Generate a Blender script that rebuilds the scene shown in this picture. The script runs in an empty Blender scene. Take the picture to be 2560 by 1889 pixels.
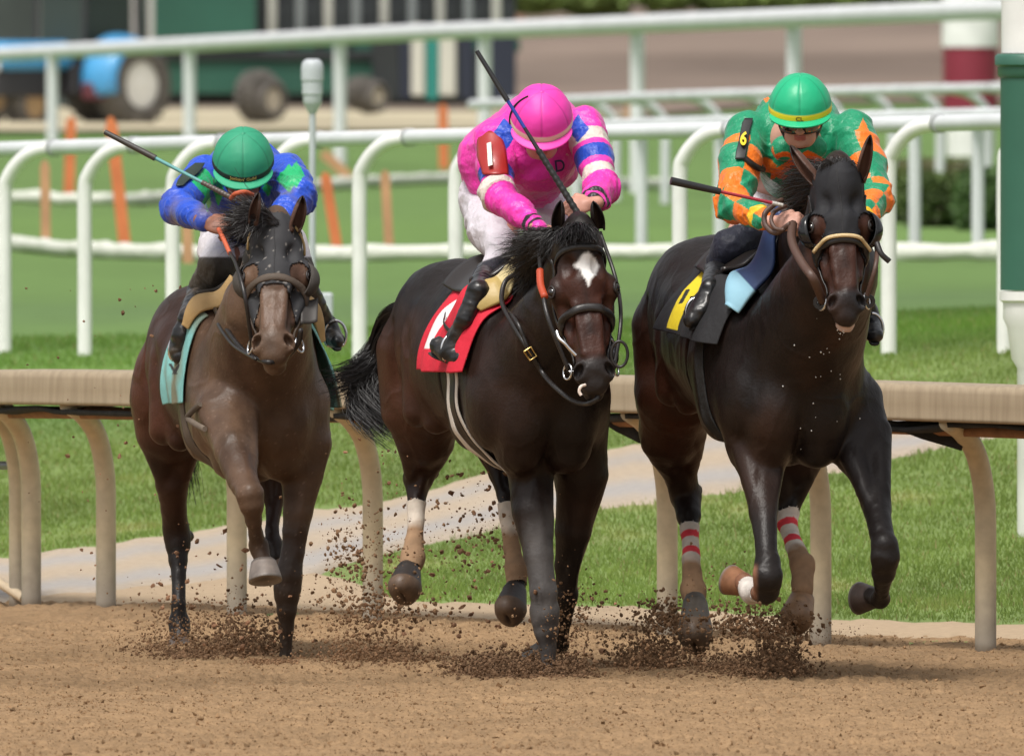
import bpy, math, random
import numpy as np
from mathutils import Vector, Matrix

# ------------------------------------------------------------------ camera, light, exposure
F_PX = 64000.0            # focal length in pixels of a 2560 px wide picture
CAM_H = 2.6875
PITCH = math.atan((944.5 + 30.0) / F_PX)
sc = bpy.context.scene
cam_d = bpy.data.cameras.new('camera'); cam = bpy.data.objects.new('camera', cam_d)
sc.collection.objects.link(cam); sc.camera = cam
cam.location = (0, 0, CAM_H); cam.rotation_euler = (math.pi/2 - PITCH, 0, 0)
cam_d.sensor_width = 36.0; cam_d.lens = F_PX / 2560 * 36
cam_d.clip_start = 1.0; cam_d.clip_end = 3000
cam_d.dof.use_dof = True; cam_d.dof.focus_distance = 100.0; cam_d.dof.aperture_fstop = 0.9/0.062

SUN_EL, SUN_AZ = math.radians(62), math.radians(208)     # azimuth measured from +Y clockwise
world = bpy.data.worlds.new('World'); sc.world = world; world.use_nodes = True
nt = world.node_tree
bg = nt.nodes['Background']; sky = nt.nodes.new('ShaderNodeTexSky')
sky.sky_type = 'NISHITA'; sky.sun_disc = False; sky.sun_elevation = SUN_EL; sky.sun_rotation = SUN_AZ
sky.air_density = 1.0; sky.dust_density = 4.0; sky.ozone_density = 0.6
hs = nt.nodes.new('ShaderNodeHueSaturation'); hs.inputs['Saturation'].default_value = .15      # thin overcast
nt.links.new(sky.outputs[0], hs.inputs['Color']); nt.links.new(hs.outputs[0], bg.inputs['Color']); bg.inputs['Strength'].default_value = 0.105
sd = bpy.data.lights.new('sun', 'SUN'); sun = bpy.data.objects.new('sun', sd); sc.collection.objects.link(sun)
sd.energy = 1.9; sd.angle = math.radians(16); sd.color = (1.0, 0.95, 0.88)
_dir = Vector((math.sin(SUN_AZ)*math.cos(SUN_EL), math.cos(SUN_AZ)*math.cos(SUN_EL), math.sin(SUN_EL)))
sun.rotation_euler = (-_dir).to_track_quat('-Z', 'Y').to_euler()
sc.view_settings.view_transform = 'Standard'; sc.view_settings.look = 'None'
sc.view_settings.exposure = 0.52; sc.view_settings.gamma = 1.0
sc.render.engine = 'CYCLES'
sc.cycles.max_bounces = 6; sc.cycles.diffuse_bounces = 3; sc.cycles.glossy_bounces = 3

rng = np.random.default_rng(7)
random.seed(7)
A3 = lambda *v: np.array(v, float)

def at(px, py, D):
    """world point seen at pixel (px,py) of the 2560 px picture, at world distance Y = D"""
    x = (px - 1280) / F_PX; y = -(py - 944.5) / F_PX
    c, s = math.cos(PITCH), math.sin(PITCH)
    dy = c + y * s; dz = -s + y * c
    t = D / dy
    return np.array([x * t, D, CAM_H + dz * t])
def to_px(V):
    V = np.atleast_2d(V); c, s = math.cos(PITCH), math.sin(PITCH)
    z = V[:, 2] - CAM_H
    dep = V[:, 1]*c - z*s; up = V[:, 1]*s + z*c
    return 1280 + F_PX*V[:, 0]/dep, 944.5 - F_PX*up/dep

# ------------------------------------------------------------------ terrain height
_LY = [0, 112, 128, 145, 600, 900, 3000]; _LZ = [0, 0, .25, .67, .70, 2.0, 2.6]
_RY = [0, 104, 118, 131, 196, 250, 560, 900, 3000]; _RZ = [0, 0, .36, .90, .68, .5, .55, 2.0, 2.6]
def terr(X, Y):
    X = np.asarray(X, float); Y = np.asarray(Y, float)
    u = np.clip((X / np.maximum(Y, 1) * F_PX + 1280) / 2560, -.6, 1.6)
    zl = 0; zr = 0
    for o in (-3, -1.5, 0, 1.5, 3):
        zl = zl + np.interp(Y + o, _LY, _LZ); zr = zr + np.interp(Y + o, _RY, _RZ)
    return (zl * (1 - u) + zr * u) / 5
def gp(px, py):
    """point where the ray of a pixel meets the terrain"""
    Ds = np.concatenate([np.arange(88, 160, .05), np.arange(160, 900, .5)])
    x = (px - 1280) / F_PX; y = -(py - 944.5) / F_PX
    c, s = math.cos(PITCH), math.sin(PITCH)
    t = Ds / (c + y*s); Z = CAM_H + (-s + y*c) * t; X = x * t
    g = terr(X, Ds)
    k = np.nonzero(Z < g)[0]
    i = k[0] if len(k) else len(Ds) - 1
    return np.array([X[i], Ds[i], g[i]])

# ------------------------------------------------------------------ noise
def _h(x, y, z, s):
    n = (x*374761393 + y*668265263 + z*1274126177 + s*974711) & 0xffffffff
    n = ((n ^ (n >> 13)) * 1274126177) & 0xffffffff
    n = (n ^ (n >> 16)) & 0xffffffff
    return n / 4294967295.0
def vnoise(P, seed=0):
    P = np.asarray(P, float); i = np.floor(P).astype(np.int64); f = P - i; f = f*f*(3 - 2*f)
    r = 0
    for dx in (0, 1):
        wx = f[:, 0] if dx else 1 - f[:, 0]
        for dy in (0, 1):
            wy = f[:, 1] if dy else 1 - f[:, 1]
            for dz in (0, 1):
                wz = f[:, 2] if dz else 1 - f[:, 2]
                r = r + wx*wy*wz*_h(i[:, 0]+dx, i[:, 1]+dy, i[:, 2]+dz, seed)
    return r * 2 - 1
def fbm(P, octaves=3, seed=0):
    r = 0; a = 1; t = 0
    for o in range(octaves):
        r = r + a*vnoise(P*(2.03**o) + 17.3*o, seed + o); t += a; a *= .5
    return r / t

# ------------------------------------------------------------------ materials
MATS = {}
def mat(name, col=(.5, .5, .5), rough=.6, metal=0, attr=None, bump=None, var=None, sheen=0, spec=.5, coat=0, trans=0, alpha=1, emit=None, bump2=None):
    """procedural principled material; attr = colour attribute name; bump = (scale, strength, distance); var = (scale, amount)"""
    if name in MATS: return MATS[name]
    m = bpy.data.materials.new(name); m.use_nodes = True; MATS[name] = m
    t = m.node_tree; b = t.nodes['Principled BSDF']; N = t.nodes.new; L = t.links.new
    b.inputs['Base Color'].default_value = (*col, 1); b.inputs['Roughness'].default_value = rough
    b.inputs['Metallic'].default_value = metal; b.inputs['Specular IOR Level'].default_value = spec
    b.inputs['Sheen Weight'].default_value = sheen; b.inputs['Coat Weight'].default_value = coat
    b.inputs['Transmission Weight'].default_value = trans; b.inputs['Alpha'].default_value = alpha
    tc = N('ShaderNodeTexCoord'); src = None
    if attr:
        a = N('ShaderNodeAttribute'); a.attribute_name = attr; src = a.outputs['Color']
    if var:
        n = N('ShaderNodeTexNoise'); n.inputs['Scale'].default_value = var[0]; n.inputs['Detail'].default_value = 5
        L(tc.outputs['Object'], n.inputs['Vector'])
        mr = N('ShaderNodeMapRange'); mr.inputs[3].default_value = 1 - var[1]; mr.inputs[4].default_value = 1 + var[1]
        mr.inputs[1].default_value = .3; mr.inputs[2].default_value = .7
        L(n.outputs['Fac'], mr.inputs[0])
        mx = N('ShaderNodeVectorMath'); mx.operation = 'SCALE'
        if src: L(src, mx.inputs[0])
        else: mx.inputs[0].default_value = col
        L(mr.outputs[0], mx.inputs['Scale']); src = mx.outputs[0]
    if src: L(src, b.inputs['Base Color'])
    last = None
    for bp in (bump, bump2):
        if bp:
            n = N('ShaderNodeTexNoise'); n.inputs['Scale'].default_value = bp[0]; n.inputs['Detail'].default_value = 6
            if len(bp) > 3:
                mp = N('ShaderNodeMapping'); mp.inputs['Scale'].default_value = bp[3]
                L(tc.outputs['Object'], mp.inputs[0]); L(mp.outputs[0], n.inputs['Vector'])
            else: L(tc.outputs['Object'], n.inputs['Vector'])
            bn = N('ShaderNodeBump'); bn.inputs['Strength'].default_value = bp[1]; bn.inputs['Distance'].default_value = bp[2]
            L(n.outputs['Fac'], bn.inputs['Height'])
            if last: L(last, bn.inputs['Normal'])
            last = bn.outputs[0]
    if last: L(last, b.inputs['Normal'])
    return m

# ------------------------------------------------------------------ mesh helpers
COL = sc.collection
def make_mesh(name, V, Fs, material=None, parent=None, color=None, smooth=True, mat_idx=None):
    """V (n,3); Fs: array (m,k) or list of arrays / lists of faces"""
    V = np.asarray(V, float)
    if isinstance(Fs, np.ndarray): Fs = [Fs]
    elif len(Fs) and not isinstance(Fs[0], np.ndarray):
        d = {}
        for f in Fs: d.setdefault(len(f), []).append(f)
        Fs = [np.array(v) for v in d.values()]
    me = bpy.data.meshes.new(name)
    nl = sum(f.size for f in Fs); nf = sum(len(f) for f in Fs)
    me.vertices.add(len(V)); me.vertices.foreach_set('co', V.astype(np.float32).ravel())
    me.loops.add(nl); me.polygons.add(nf)
    me.loops.foreach_set('vertex_index', np.concatenate([f.ravel() for f in Fs]).astype(np.int32))
    tot = np.concatenate([np.full(len(f), f.shape[1]) for f in Fs]); st = np.concatenate([[0], np.cumsum(tot)[:-1]])
    me.polygons.foreach_set('loop_start', st.astype(np.int32))
    me.polygons.foreach_set('use_smooth', np.full(nf, bool(smooth)))
    if material is not None:
        for m in (material if isinstance(material, (list, tuple)) else [material]): me.materials.append(m)
    if mat_idx is not None: me.polygons.foreach_set('material_index', np.asarray(mat_idx, np.int32))
    me.update(calc_edges=True); me.validate()
    if color is not None:
        c = me.color_attributes.new('Col', 'FLOAT_COLOR', 'POINT')
        C4 = np.ones((len(V), 4), np.float32); C4[:, :3] = color; c.data.foreach_set('color', C4.ravel())
    o = bpy.data.objects.new(name, me); COL.objects.link(o)
    if parent: o.parent = parent; o.matrix_parent_inverse = Matrix.Translation(-parent.location)
    return o
def tag(o, label=None, cat=None, group=None, kind=None):
    if label: o['label'] = label
    if cat: o['category'] = cat
    if group: o['group'] = group
    if kind: o['kind'] = kind
    return o
def empty(name, loc, label, cat, group=None):
    o = bpy.data.objects.new(name, None); COL.objects.link(o); o.location = tuple(float(v) for v in loc)
    o.empty_display_size = .1
    return tag(o, label, cat, group)

class MB:
    def __init__(s): s.V = []; s.F = []; s.C = []; s.n = 0
    def add(s, V, F, col=None):
        V = np.asarray(V, float).reshape(-1, 3); s.V.append(V)
        for f in F: s.F.append([int(i) + s.n for i in f])
        s.C.append(np.tile(np.array(col if col is not None else (1, 1, 1), float), (len(V), 1)) if np.ndim(col) < 2 else np.asarray(col))
        s.n += len(V); return s
    def box(s, c, size, rz=0, bev=0, col=None, taper=1):
        x, y, z = [v/2 for v in size]; ca, sa = math.cos(rz), math.sin(rz)
        if bev <= 0:
            P = [(-x, -y, -z), (x, -y, -z), (x, y, -z), (-x, y, -z), (-x*taper, -y*taper, z), (x*taper, -y*taper, z), (x*taper, y*taper, z), (-x*taper, y*taper, z)]
            Fq = [(0, 3, 2, 1), (4, 5, 6, 7), (0, 1, 5, 4), (1, 2, 6, 5), (2, 3, 7, 6), (3, 0, 4, 7)]
        else:
            P = []; Fq = []
            lv = [(-z, bev), (-z+bev, 0), (z-bev, 0), (z, bev)]
            for zz, ins in lv:
                a, b = x-ins, y-ins
                for (sx, sy) in ((-1, -1), (1, -1), (1, 1), (-1, 1)):
                    e = bev*.7 if ins == 0 else 0
                    if (sx, sy) in ((-1, -1), (1, 1)): P += [(sx*a, sy*(b-bev), zz), (sx*(a-bev), sy*b, zz)]
                    else: P += [(sx*(a-bev), sy*b, zz), (sx*a, sy*(b-bev), zz)]
            n = 8
            for l in range(3):
                for i in range(n): Fq.append((l*n+i, l*n+(i+1) % n, (l+1)*n+(i+1) % n, (l+1)*n+i))
            Fq.append(tuple(reversed(range(n)))); Fq.append(tuple(range(3*n, 4*n)))
        P = np.array(P); R = np.array([[ca, -sa, 0], [sa, ca, 0], [0, 0, 1]])
        return s.add(P @ R.T + np.array(c), Fq, col)
    def tube(s, pts, r, seg=12, caps=True, col=None, flat=None):
        """tube along pts; r scalar or list; flat=(normal dir, factor) squashes the section"""
        V, Fq = tube_vf(pts, r, seg, caps, flat); return s.add(V, Fq, col)
    def lathe(s, base, prof, seg=24, axis=(0, 0, 1), col=None, sx=1, sy=1, rz=0, caps=True):
        """prof list of (r, h) from base along axis"""
        a = np.array(axis, float); a /= np.linalg.norm(a)
        u = np.cross(a, [0, 1, 0] if abs(a[1]) < .9 else [1, 0, 0]); u /= np.linalg.norm(u); v = np.cross(a, u)
        P = []; Fq = []
        for r, h in prof:
            for i in range(seg):
                t = 2*math.pi*i/seg + rz; P.append(np.array(base) + a*h + u*r*math.cos(t)*sx + v*r*math.sin(t)*sy)
        for l in range(len(prof)-1):
            for i in range(seg): Fq.append((l*seg+i, l*seg+(i+1) % seg, (l+1)*seg+(i+1) % seg, (l+1)*seg+i))
        if caps: Fq.append(tuple(reversed(range(seg)))); Fq.append(tuple(range((len(prof)-1)*seg, len(prof)*seg)))
        return s.add(P, Fq, col)
    def build(s, name, material, parent=None, smooth=False, color=False):
        o = make_mesh(name, np.concatenate(s.V), s.F, material, parent, np.concatenate(s.C) if color else None, smooth)
        if smooth: o.data.set_sharp_from_angle(angle=math.radians(48))
        return o
def smooth_path(pts, n=6, closed=False):
    P = [np.array(p, float) for p in pts]
    out = []
    for i in range(len(P)-1):
        p0 = P[i-1] if i > 0 else 2*P[i]-P[i+1]; p1 = P[i]; p2 = P[i+1]; p3 = P[i+2] if i+2 < len(P) else 2*P[i+1]-P[i]
        for k in range(n):
            t = k/n
            out.append(.5*((2*p1)+(-p0+p2)*t+(2*p0-5*p1+4*p2-p3)*t*t+(-p0+3*p1-3*p2+p3)*t**3))
    out.append(P[-1]); return np.array(out)
def tube_vf(pts, r, seg=12, caps=True, flat=None):
    P = np.array(pts, float); n = len(P)
    R = np.full(n, r, float) if np.isscalar(r) else np.array(r, float)
    T = np.gradient(P, axis=0); T /= np.linalg.norm(T, axis=1, keepdims=True) + 1e-9
    up = np.array([0, 0, 1.]) if abs(T[0, 2]) < .9 else np.array([0, 1., 0])
    V = []; u = np.cross(T[0], up); u /= np.linalg.norm(u)
    for i in range(n):
        u = u - T[i]*np.dot(u, T[i]); u /= np.linalg.norm(u) + 1e-9; v = np.cross(T[i], u)
        for k in range(seg):
            a = 2*math.pi*k/seg; w = u*math.cos(a) + v*math.sin(a)
            if flat is not None:
                nn = np.array(flat[0][i] if np.ndim(flat[0]) == 2 else flat[0]); w = w - nn*np.dot(w, nn)*(1-flat[1])
            V.append(P[i] + w*R[i])
    Fq = [(i*seg+k, i*seg+(k+1) % seg, (i+1)*seg+(k+1) % seg, (i+1)*seg+k) for i in range(n-1) for k in range(seg)]
    if caps: Fq.append(tuple(reversed(range(seg)))); Fq.append(tuple(range((n-1)*seg, n*seg)))
    return np.array(V), Fq
def text_vf(s, depth=0.02, bold=0.0):
    """flat text as vertices / faces, centred, cap height about 1"""
    cu = bpy.data.curves.new('t', 'FONT'); cu.body = s; cu.size = 1.4; cu.align_x = 'CENTER'; cu.align_y = 'CENTER'
    cu.extrude = depth; cu.offset = bold; cu.resolution_u = 4
    o = bpy.data.objects.new('t', cu); COL.objects.link(o)
    bpy.context.view_layer.update()
    dg = bpy.context.evaluated_depsgraph_get(); me = bpy.data.meshes.new_from_object(o.evaluated_get(dg))
    V = np.array([v.co[:] for v in me.vertices]); Fq = [list(p.vertices) for p in me.polygons]
    bpy.data.objects.remove(o); bpy.data.curves.remove(cu); bpy.data.meshes.remove(me)
    V[:, :2] -= (V[:, :2].max(0) + V[:, :2].min(0))/2
    return V, Fq
# ------------------------------------------------------------------ implicit surfaces
def nrm(v):
    v = np.asarray(v, float); return v/(np.linalg.norm(v) + 1e-12)
class Sdf:
    def __init__(s): s.p = []
    def cone(s, a, b, ra, rb, k=.03, flat=None, sub=False):
        """tapered capsule; flat=(dir, factor>1) makes it thinner along dir"""
        s.p.append(('c', np.array(a, float), np.array(b, float), ra, rb, k, flat, sub)); return s
    def ell(s, c, r, axes=None, k=.03, sub=False):
        s.p.append(('e', np.array(c, float), np.array(r, float), np.array(axes if axes is not None else np.eye(3), float), None, k, None, sub)); return s
    def chain(s, pts, k=.03, flat=None):
        """pts: list of (point, r)"""
        for (a, ra), (b, rb) in zip(pts[:-1], pts[1:]): s.cone(a, b, ra, rb, k, flat)
        return s
    @staticmethod
    def _d(pr, P):
        if pr[0] == 'c':
            a, b, ra, rb, k, flat = pr[1:7]
            ab = b - a; L = ab @ ab + 1e-12
            t = np.clip(((P - a) @ ab)/L, 0, 1)
            v = P - a - t[..., None]*ab
            if flat is not None: v = v + (v @ flat[0])[..., None]*flat[0]*(flat[1]-1)
            return np.sqrt((v*v).sum(-1)) - (ra + (rb-ra)*t)
        c, r, ax = pr[1:4]
        q = (P - c) @ ax.T
        k0 = np.sqrt(((q/r)**2).sum(-1)); k1 = np.sqrt(((q/(r*r))**2).sum(-1)) + 1e-9
        return k0*(k0-1)/k1
    @staticmethod
    def _bb(pr):
        if pr[0] == 'c':
            R = max(pr[3], pr[4]); return np.minimum(pr[1], pr[2]) - R, np.maximum(pr[1], pr[2]) + R
        e = np.sqrt(((pr[3]*pr[2][:, None])**2).sum(0)); return pr[1] - e, pr[1] + e
    @staticmethod
    def _mix(D, d, k, sub):
        if sub:
            d = -d; h = np.maximum(k - np.abs(D-d), 0)/k; return np.maximum(D, d) + h*h*k*.25
        h = np.maximum(k - np.abs(D-d), 0)/k; return np.minimum(D, d) - h*h*k*.25
    def eval(s, P):
        P = np.asarray(P, float); D = np.full(P.shape[:-1], 1.0)
        for pr in s.p: D = s._mix(D, s._d(pr, P), pr[5], pr[7])
        return D
    def grad(s, P, e=.004):
        g = np.stack([s.eval(P + e*np.eye(3)[i]) - s.eval(P - e*np.eye(3)[i]) for i in range(3)], -1)
        return g/(np.linalg.norm(g, axis=-1, keepdims=True) + 1e-9)
    def mesh(s, h=.008, smooth=2, lo=None, hi=None):
        bbs = [s._bb(p) for p in s.p if not p[7]]
        l0 = np.min([b[0] for b in bbs], 0) - 3*h; h0 = np.max([b[1] for b in bbs], 0) + 3*h
        if lo is not None: l0 = np.maximum(l0, lo)
        if hi is not None: h0 = np.minimum(h0, hi)
        n = np.ceil((h0-l0)/h).astype(int) + 1
        D = np.full(n, 1.0, np.float32)
        ax = [l0[i] + h*np.arange(n[i]) for i in range(3)]
        for pr in s.p:
            bl, bh = s._bb(pr); m = pr[5] + 2.5*h
            i0 = np.clip(np.floor((bl-m-l0)/h).astype(int), 0, n); i1 = np.clip(np.ceil((bh+m-l0)/h).astype(int)+1, 0, n)
            if (i1 <= i0).any(): continue
            sl = tuple(slice(a, b) for a, b in zip(i0, i1))
            g = np.stack(np.meshgrid(*[ax[i][sl[i]] for i in range(3)], indexing='ij'), -1)
            D[sl] = s._mix(D[sl], s._d(pr, g), pr[5], pr[7])
        V, Fq = surface_nets(D, l0, h)
        return relax(V, Fq, smooth), Fq
    def ray(s, px, py, D0=97.5, D1=106, off=0.0):
        """first hit of the ray through a pixel"""
        a = at(px, py, D0); b = at(px, py, D1); d = nrm(b - a); L = np.linalg.norm(b-a); t = 0
        for _ in range(80):
            v = s.eval((a + d*t)[None])[0] - off
            if v < .001 or t > L: break
            t += max(min(v*.8, .2), .0015)
        return a + d*min(t, L)
    def push(s, P, off=0.0, it=6):
        P = np.array(P, float)
        for _ in range(it):
            P = P - s.grad(P)*(s.eval(P) - off)[..., None]*.8
        return P
def surface_nets(D, org, h):
    S = D < 0
    c = np.zeros(tuple(x-1 for x in D.shape), np.int8)
    for i in (0, 1):
        for j in (0, 1):
            for k in (0, 1): c += S[i:S.shape[0]-1+i, j:S.shape[1]-1+j, k:S.shape[2]-1+k]
    act = (c > 0) & (c < 8); I, J, K = np.nonzero(act)
    acc = np.zeros((len(I), 3)); num = np.zeros(len(I))
    cs = [(i, j, k) for i in (0, 1) for j in (0, 1) for k in (0, 1)]
    for a in cs:
        for b in cs:
            if sum(b)-sum(a) == 1 and all(y >= x for x, y in zip(a, b)):
                da = D[I+a[0], J+a[1], K+a[2]]; db = D[I+b[0], J+b[1], K+b[2]]
                m = (da < 0) != (db < 0); t = (da/(da-db+1e-12))[m]
                acc[m] += np.array(a) + (np.array(b)-np.array(a))*t[:, None]; num[m] += 1
    V = (np.stack([I, J, K], 1) + acc/np.maximum(num, 1)[:, None])*h + org
    idx = np.full(act.shape, -1, np.int64); idx[I, J, K] = np.arange(len(I))
    Q = []
    for ax in range(3):
        A = np.moveaxis(S, ax, 0); B = np.moveaxis(idx, ax, 0)
        o = [1, 2] if True else 0
        m = A[:-1] != A[1:]; m = m[:, 1:-1, 1:-1]
        i, j, k = np.nonzero(m); j += 1; k += 1
        q = np.stack([B[i, j-1, k-1], B[i, j, k-1], B[i, j, k], B[i, j-1, k]], 1)
        flip = ~A[i, j, k]
        if ax == 1: flip = ~flip
        q[flip] = q[flip][:, ::-1]
        Q.append(q)
    Q = np.concatenate(Q); return V, Q[(Q >= 0).all(1)]
def relax(V, Fq, it=2, lam=.5):
    e = np.concatenate([Fq[:, [0, 1]], Fq[:, [1, 2]], Fq[:, [2, 3]], Fq[:, [3, 0]]]); e = np.concatenate([e, e[:, ::-1]])
    n = np.bincount(e[:, 0], minlength=len(V))[:, None].clip(1)
    for _ in range(it):
        for l in (lam, -lam*1.03):
            M = np.stack([np.bincount(e[:, 0], V[e[:, 1], a], len(V)) for a in range(3)], 1)/n
            V = V + (M - V)*l
    return V
def normals(V, Fq):
    n = np.cross(V[Fq[:, 2]] - V[Fq[:, 0]], V[Fq[:, 3]] - V[Fq[:, 1]])
    N = np.stack([np.bincount(Fq.ravel(), np.repeat(n[:, a], 4), len(V)) for a in range(3)], 1)
    return N/(np.linalg.norm(N, axis=1, keepdims=True) + 1e-12)
def shell(V, Fq, N, f, off, th=.003):
    """cut the region f>0 out of a mesh, lift it by off and give it thickness th.  Clean edges on f=0."""
    inn = f > 0; fm = inn[Fq].any(1); G = Fq[fm]
    V2 = V.copy()
    e = np.concatenate([G[:, [0, 1]], G[:, [1, 2]], G[:, [2, 3]], G[:, [3, 0]]]); e = np.concatenate([e, e[:, ::-1]])
    e = e[(~inn[e[:, 0]]) & inn[e[:, 1]]]
    if len(e):
        t = (f[e[:, 0]]/(f[e[:, 0]] - f[e[:, 1]] - 1e-12)).clip(0, .98)
        P = V[e[:, 0]] + (V[e[:, 1]] - V[e[:, 0]])*t[:, None]
        n = np.bincount(e[:, 0], minlength=len(V)); ids = np.nonzero(n)[0]
        for a in range(3): V2[ids, a] = np.bincount(e[:, 0], P[:, a], len(V))[ids]/n[ids]
    # corners reached only diagonally
    used = np.unique(G); rem = -np.ones(len(V), int); rem[used] = np.arange(len(used)); G = rem[G]
    O = off[used][:, None] if np.ndim(off) else off
    Vo = V2[used] + N[used]*(O + th); Vi = V2[used] + N[used]*O
    m = len(used)
    es = np.concatenate([G[:, [0, 1]], G[:, [1, 2]], G[:, [2, 3]], G[:, [3, 0]]])
    key = es[:, 0]*m + es[:, 1]; rk = es[:, 1]*m + es[:, 0]
    bd = es[~np.isin(key, rk)]
    rim = np.stack([bd[:, 1], bd[:, 0], bd[:, 0]+m, bd[:, 1]+m], 1)
    return np.concatenate([Vo, Vi]), np.concatenate([G, G[:, ::-1]+m, rim]), used
def grid_sheet(P, th, name, material, parent, color=None, mask=None):
    """P (a,b,3) sheet of points -> thick sheet"""
    a, b = P.shape[:2]; V = P.reshape(-1, 3)
    i, j = np.meshgrid(np.arange(a-1), np.arange(b-1), indexing='ij'); i = i.ravel(); j = j.ravel()
    Fq = np.stack([i*b+j, (i+1)*b+j, (i+1)*b+j+1, i*b+j+1], 1)
    if mask is not None:
        mk = mask.ravel(); Fq = Fq[mk[Fq].sum(1) >= 3]
    N = normals(V, Fq); m = len(V)
    V2 = np.concatenate([V + N*th/2, V - N*th/2])
    es = np.concatenate([Fq[:, [0, 1]], Fq[:, [1, 2]], Fq[:, [2, 3]], Fq[:, [3, 0]]])
    bd = es[~np.isin(es[:, 0]*m + es[:, 1], es[:, 1]*m + es[:, 0])]
    rim = np.stack([bd[:, 1], bd[:, 0], bd[:, 0]+m, bd[:, 1]+m], 1)
    C = None if color is None else np.concatenate([color.reshape(-1, 3)]*2)
    Fa = np.concatenate([Fq, Fq[:, ::-1]+m, rim]); u = np.unique(Fa); rem = np.zeros(2*m, int); rem[u] = np.arange(len(u))
    return make_mesh(name, V2[u], rem[Fa], material, parent, None if C is None else C[u])
def hair_mesh(name, roots, curves, width, material, parent, color=None, seg=None):
    """curves (n,s,3) polylines -> thin flat ribbons facing sideways, one mesh"""
    C = np.asarray(curves); n, s = C.shape[:2]
    T = np.gradient(C, axis=1); side = np.cross(T, rng.normal(size=(n, 1, 3))*.35 + np.array([0, 1., 0]))
    side /= np.linalg.norm(side, axis=2, keepdims=True) + 1e-9
    w = (width*np.linspace(1, .15, s)**.7)[None, :, None] if np.isscalar(width) else width[:, None, None]*(np.linspace(1, .15, s)**.7)[None, :, None]
    V = np.stack([C - side*w/2, C + side*w/2], 2).reshape(-1, 3)
    b = (np.arange(n)*s*2)[:, None] + (np.arange(s-1)*2)[None]
    Fq = np.stack([b, b+1, b+3, b+2], -1).reshape(-1, 4)
    return make_mesh(name, V, Fq, material, parent)
# ================================================================== THE SETTING
D2F = 2560/2239.0       # factor from the 2239 px wide view I measured some things in
def Fp(*a): return [v*D2F for v in a]

# turf: one big sheet to the horizon
def ground_sheet(name, Xs_fn, Ds, nx, zoff, material, colfn=None, bumpfn=None):
    P = np.zeros((len(Ds), nx, 3))
    for i, D in enumerate(Ds):
        x0, x1 = Xs_fn(D); P[i, :, 0] = np.linspace(x0, x1, nx); P[i, :, 1] = D
    P[..., 2] = terr(P[..., 0], P[..., 1]) + zoff
    V = P.reshape(-1, 3)
    if bumpfn is not None: V[:, 2] += bumpfn(V)
    a, b = P.shape[:2]; i, j = np.meshgrid(np.arange(a-1), np.arange(b-1), indexing='ij'); i = i.ravel(); j = j.ravel()
    Fq = np.stack([i*b+j, i*b+j+1, (i+1)*b+j+1, (i+1)*b+j], 1)
    return make_mesh(name, V, Fq, material, None, colfn(V) if colfn else None)
def turf_col(V):
    n = fbm(V*A3(.5, .12, 1), 3, 3)[:, None]; n2 = fbm(V*A3(2.2, .5, 1), 3, 9)[:, None]
    near = np.clip((150 - V[:, 1:2])/12, 0, 1)*np.clip((V[:, 1:2]-134)/6, 0, 1) - .6*np.exp(-((V[:, 1:2]-158-8*n)/7)**2) + .35*np.exp(-((V[:, 1:2]-215)/14)**2)
    base = A3(.122, .205, .060)*(1+.16*n) + A3(.03, .055, .0)*near
    nr = np.clip((136 - V[:, 1:2])/6, 0, 1)
    base = base*(1-nr) + (A3(.17, .235, .07)*(1+.30*n2+.18*n))*nr
    dry = np.clip(n2*2.2-.75, 0, 1)*np.clip((140-V[:, 1:2])/15, 0, 1)
    return base*(1-dry*.6) + A3(.36, .30, .15)*dry*.6
Dt = np.concatenate([np.arange(60, 160, .5), np.arange(160, 400, 3), np.geomspace(400, 2900, 60)])
# far edge of the dark dirt cushion
def edge_D(X, D):   # far edge of the dark cushion
    u = (X/100*F_PX+1280)/2560
    return np.interp(u, [-.3, 0, .25, .5, .8, 1.3], [113, 112, 110, 107.5, 105.6, 104.4])
m_turf = mat('turf', attr='Col', rough=.9, var=(3.0, .12), bump=(14, .6, .03), spec=.2)
tag(ground_sheet('turf', lambda D: (-D*.12-8, D*.12+8), Dt, 140, -.012, m_turf, turf_col, lambda V: -.10*np.clip((edge_D(V[:, 0]*100/V[:, 1], 0)-1-V[:, 1])/2, 0, 1)), kind='structure')

# dirt track (detailed near part) with hoof prints and a harrowed, crumbly surface
def dirt_bump(V):
    P = V*A3(1, 1, 0)
    a = .018*fbm(P*A3(1.1, .9, 1), 2, 21) + .014*fbm(P*A3(5, 3.0, 1), 3, 22)
    r = fbm(P*A3(17, 14, 1), 2, 23); r2 = vnoise(P*A3(36, 30, 1), 27)
    a += .020*np.clip(r, -.1, 1) + .007*r2 + .012*np.clip(r2-.3, 0, 1)
    m = 0
    for (x, y, D, r0, h) in MOUNDS:
        c = at(x, y, D); d = np.hypot((V[:, 0]-c[0])/1.0, (V[:, 1]-c[1])/1.8)
        m = m + h*np.exp(-(d/r0)**2) - h*.0*np.exp(-(d/(r0*.4))**2)
    f = np.clip((edge_D(V[:, 0], 0) - V[:, 1])/.8, 0, 1)
    return (np.clip(a, -.016, .016) + m - .004)*f - .012*(1-f) - .05*np.clip((V[:, 1]-edge_D(V[:, 0], 0)-.8)/1.2, 0, 1)
MOUNDS = [(515, 1640, 103.6, .16, .03), (714, 1660, 102.9, .14, .018), (1372, 1700, 100.3, .16, .018), (1290, 1660, 100.9, .25, .02), (1700, 1660, 100.2, .3, .02), (980, 1650, 101, .3, .03)]
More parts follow.
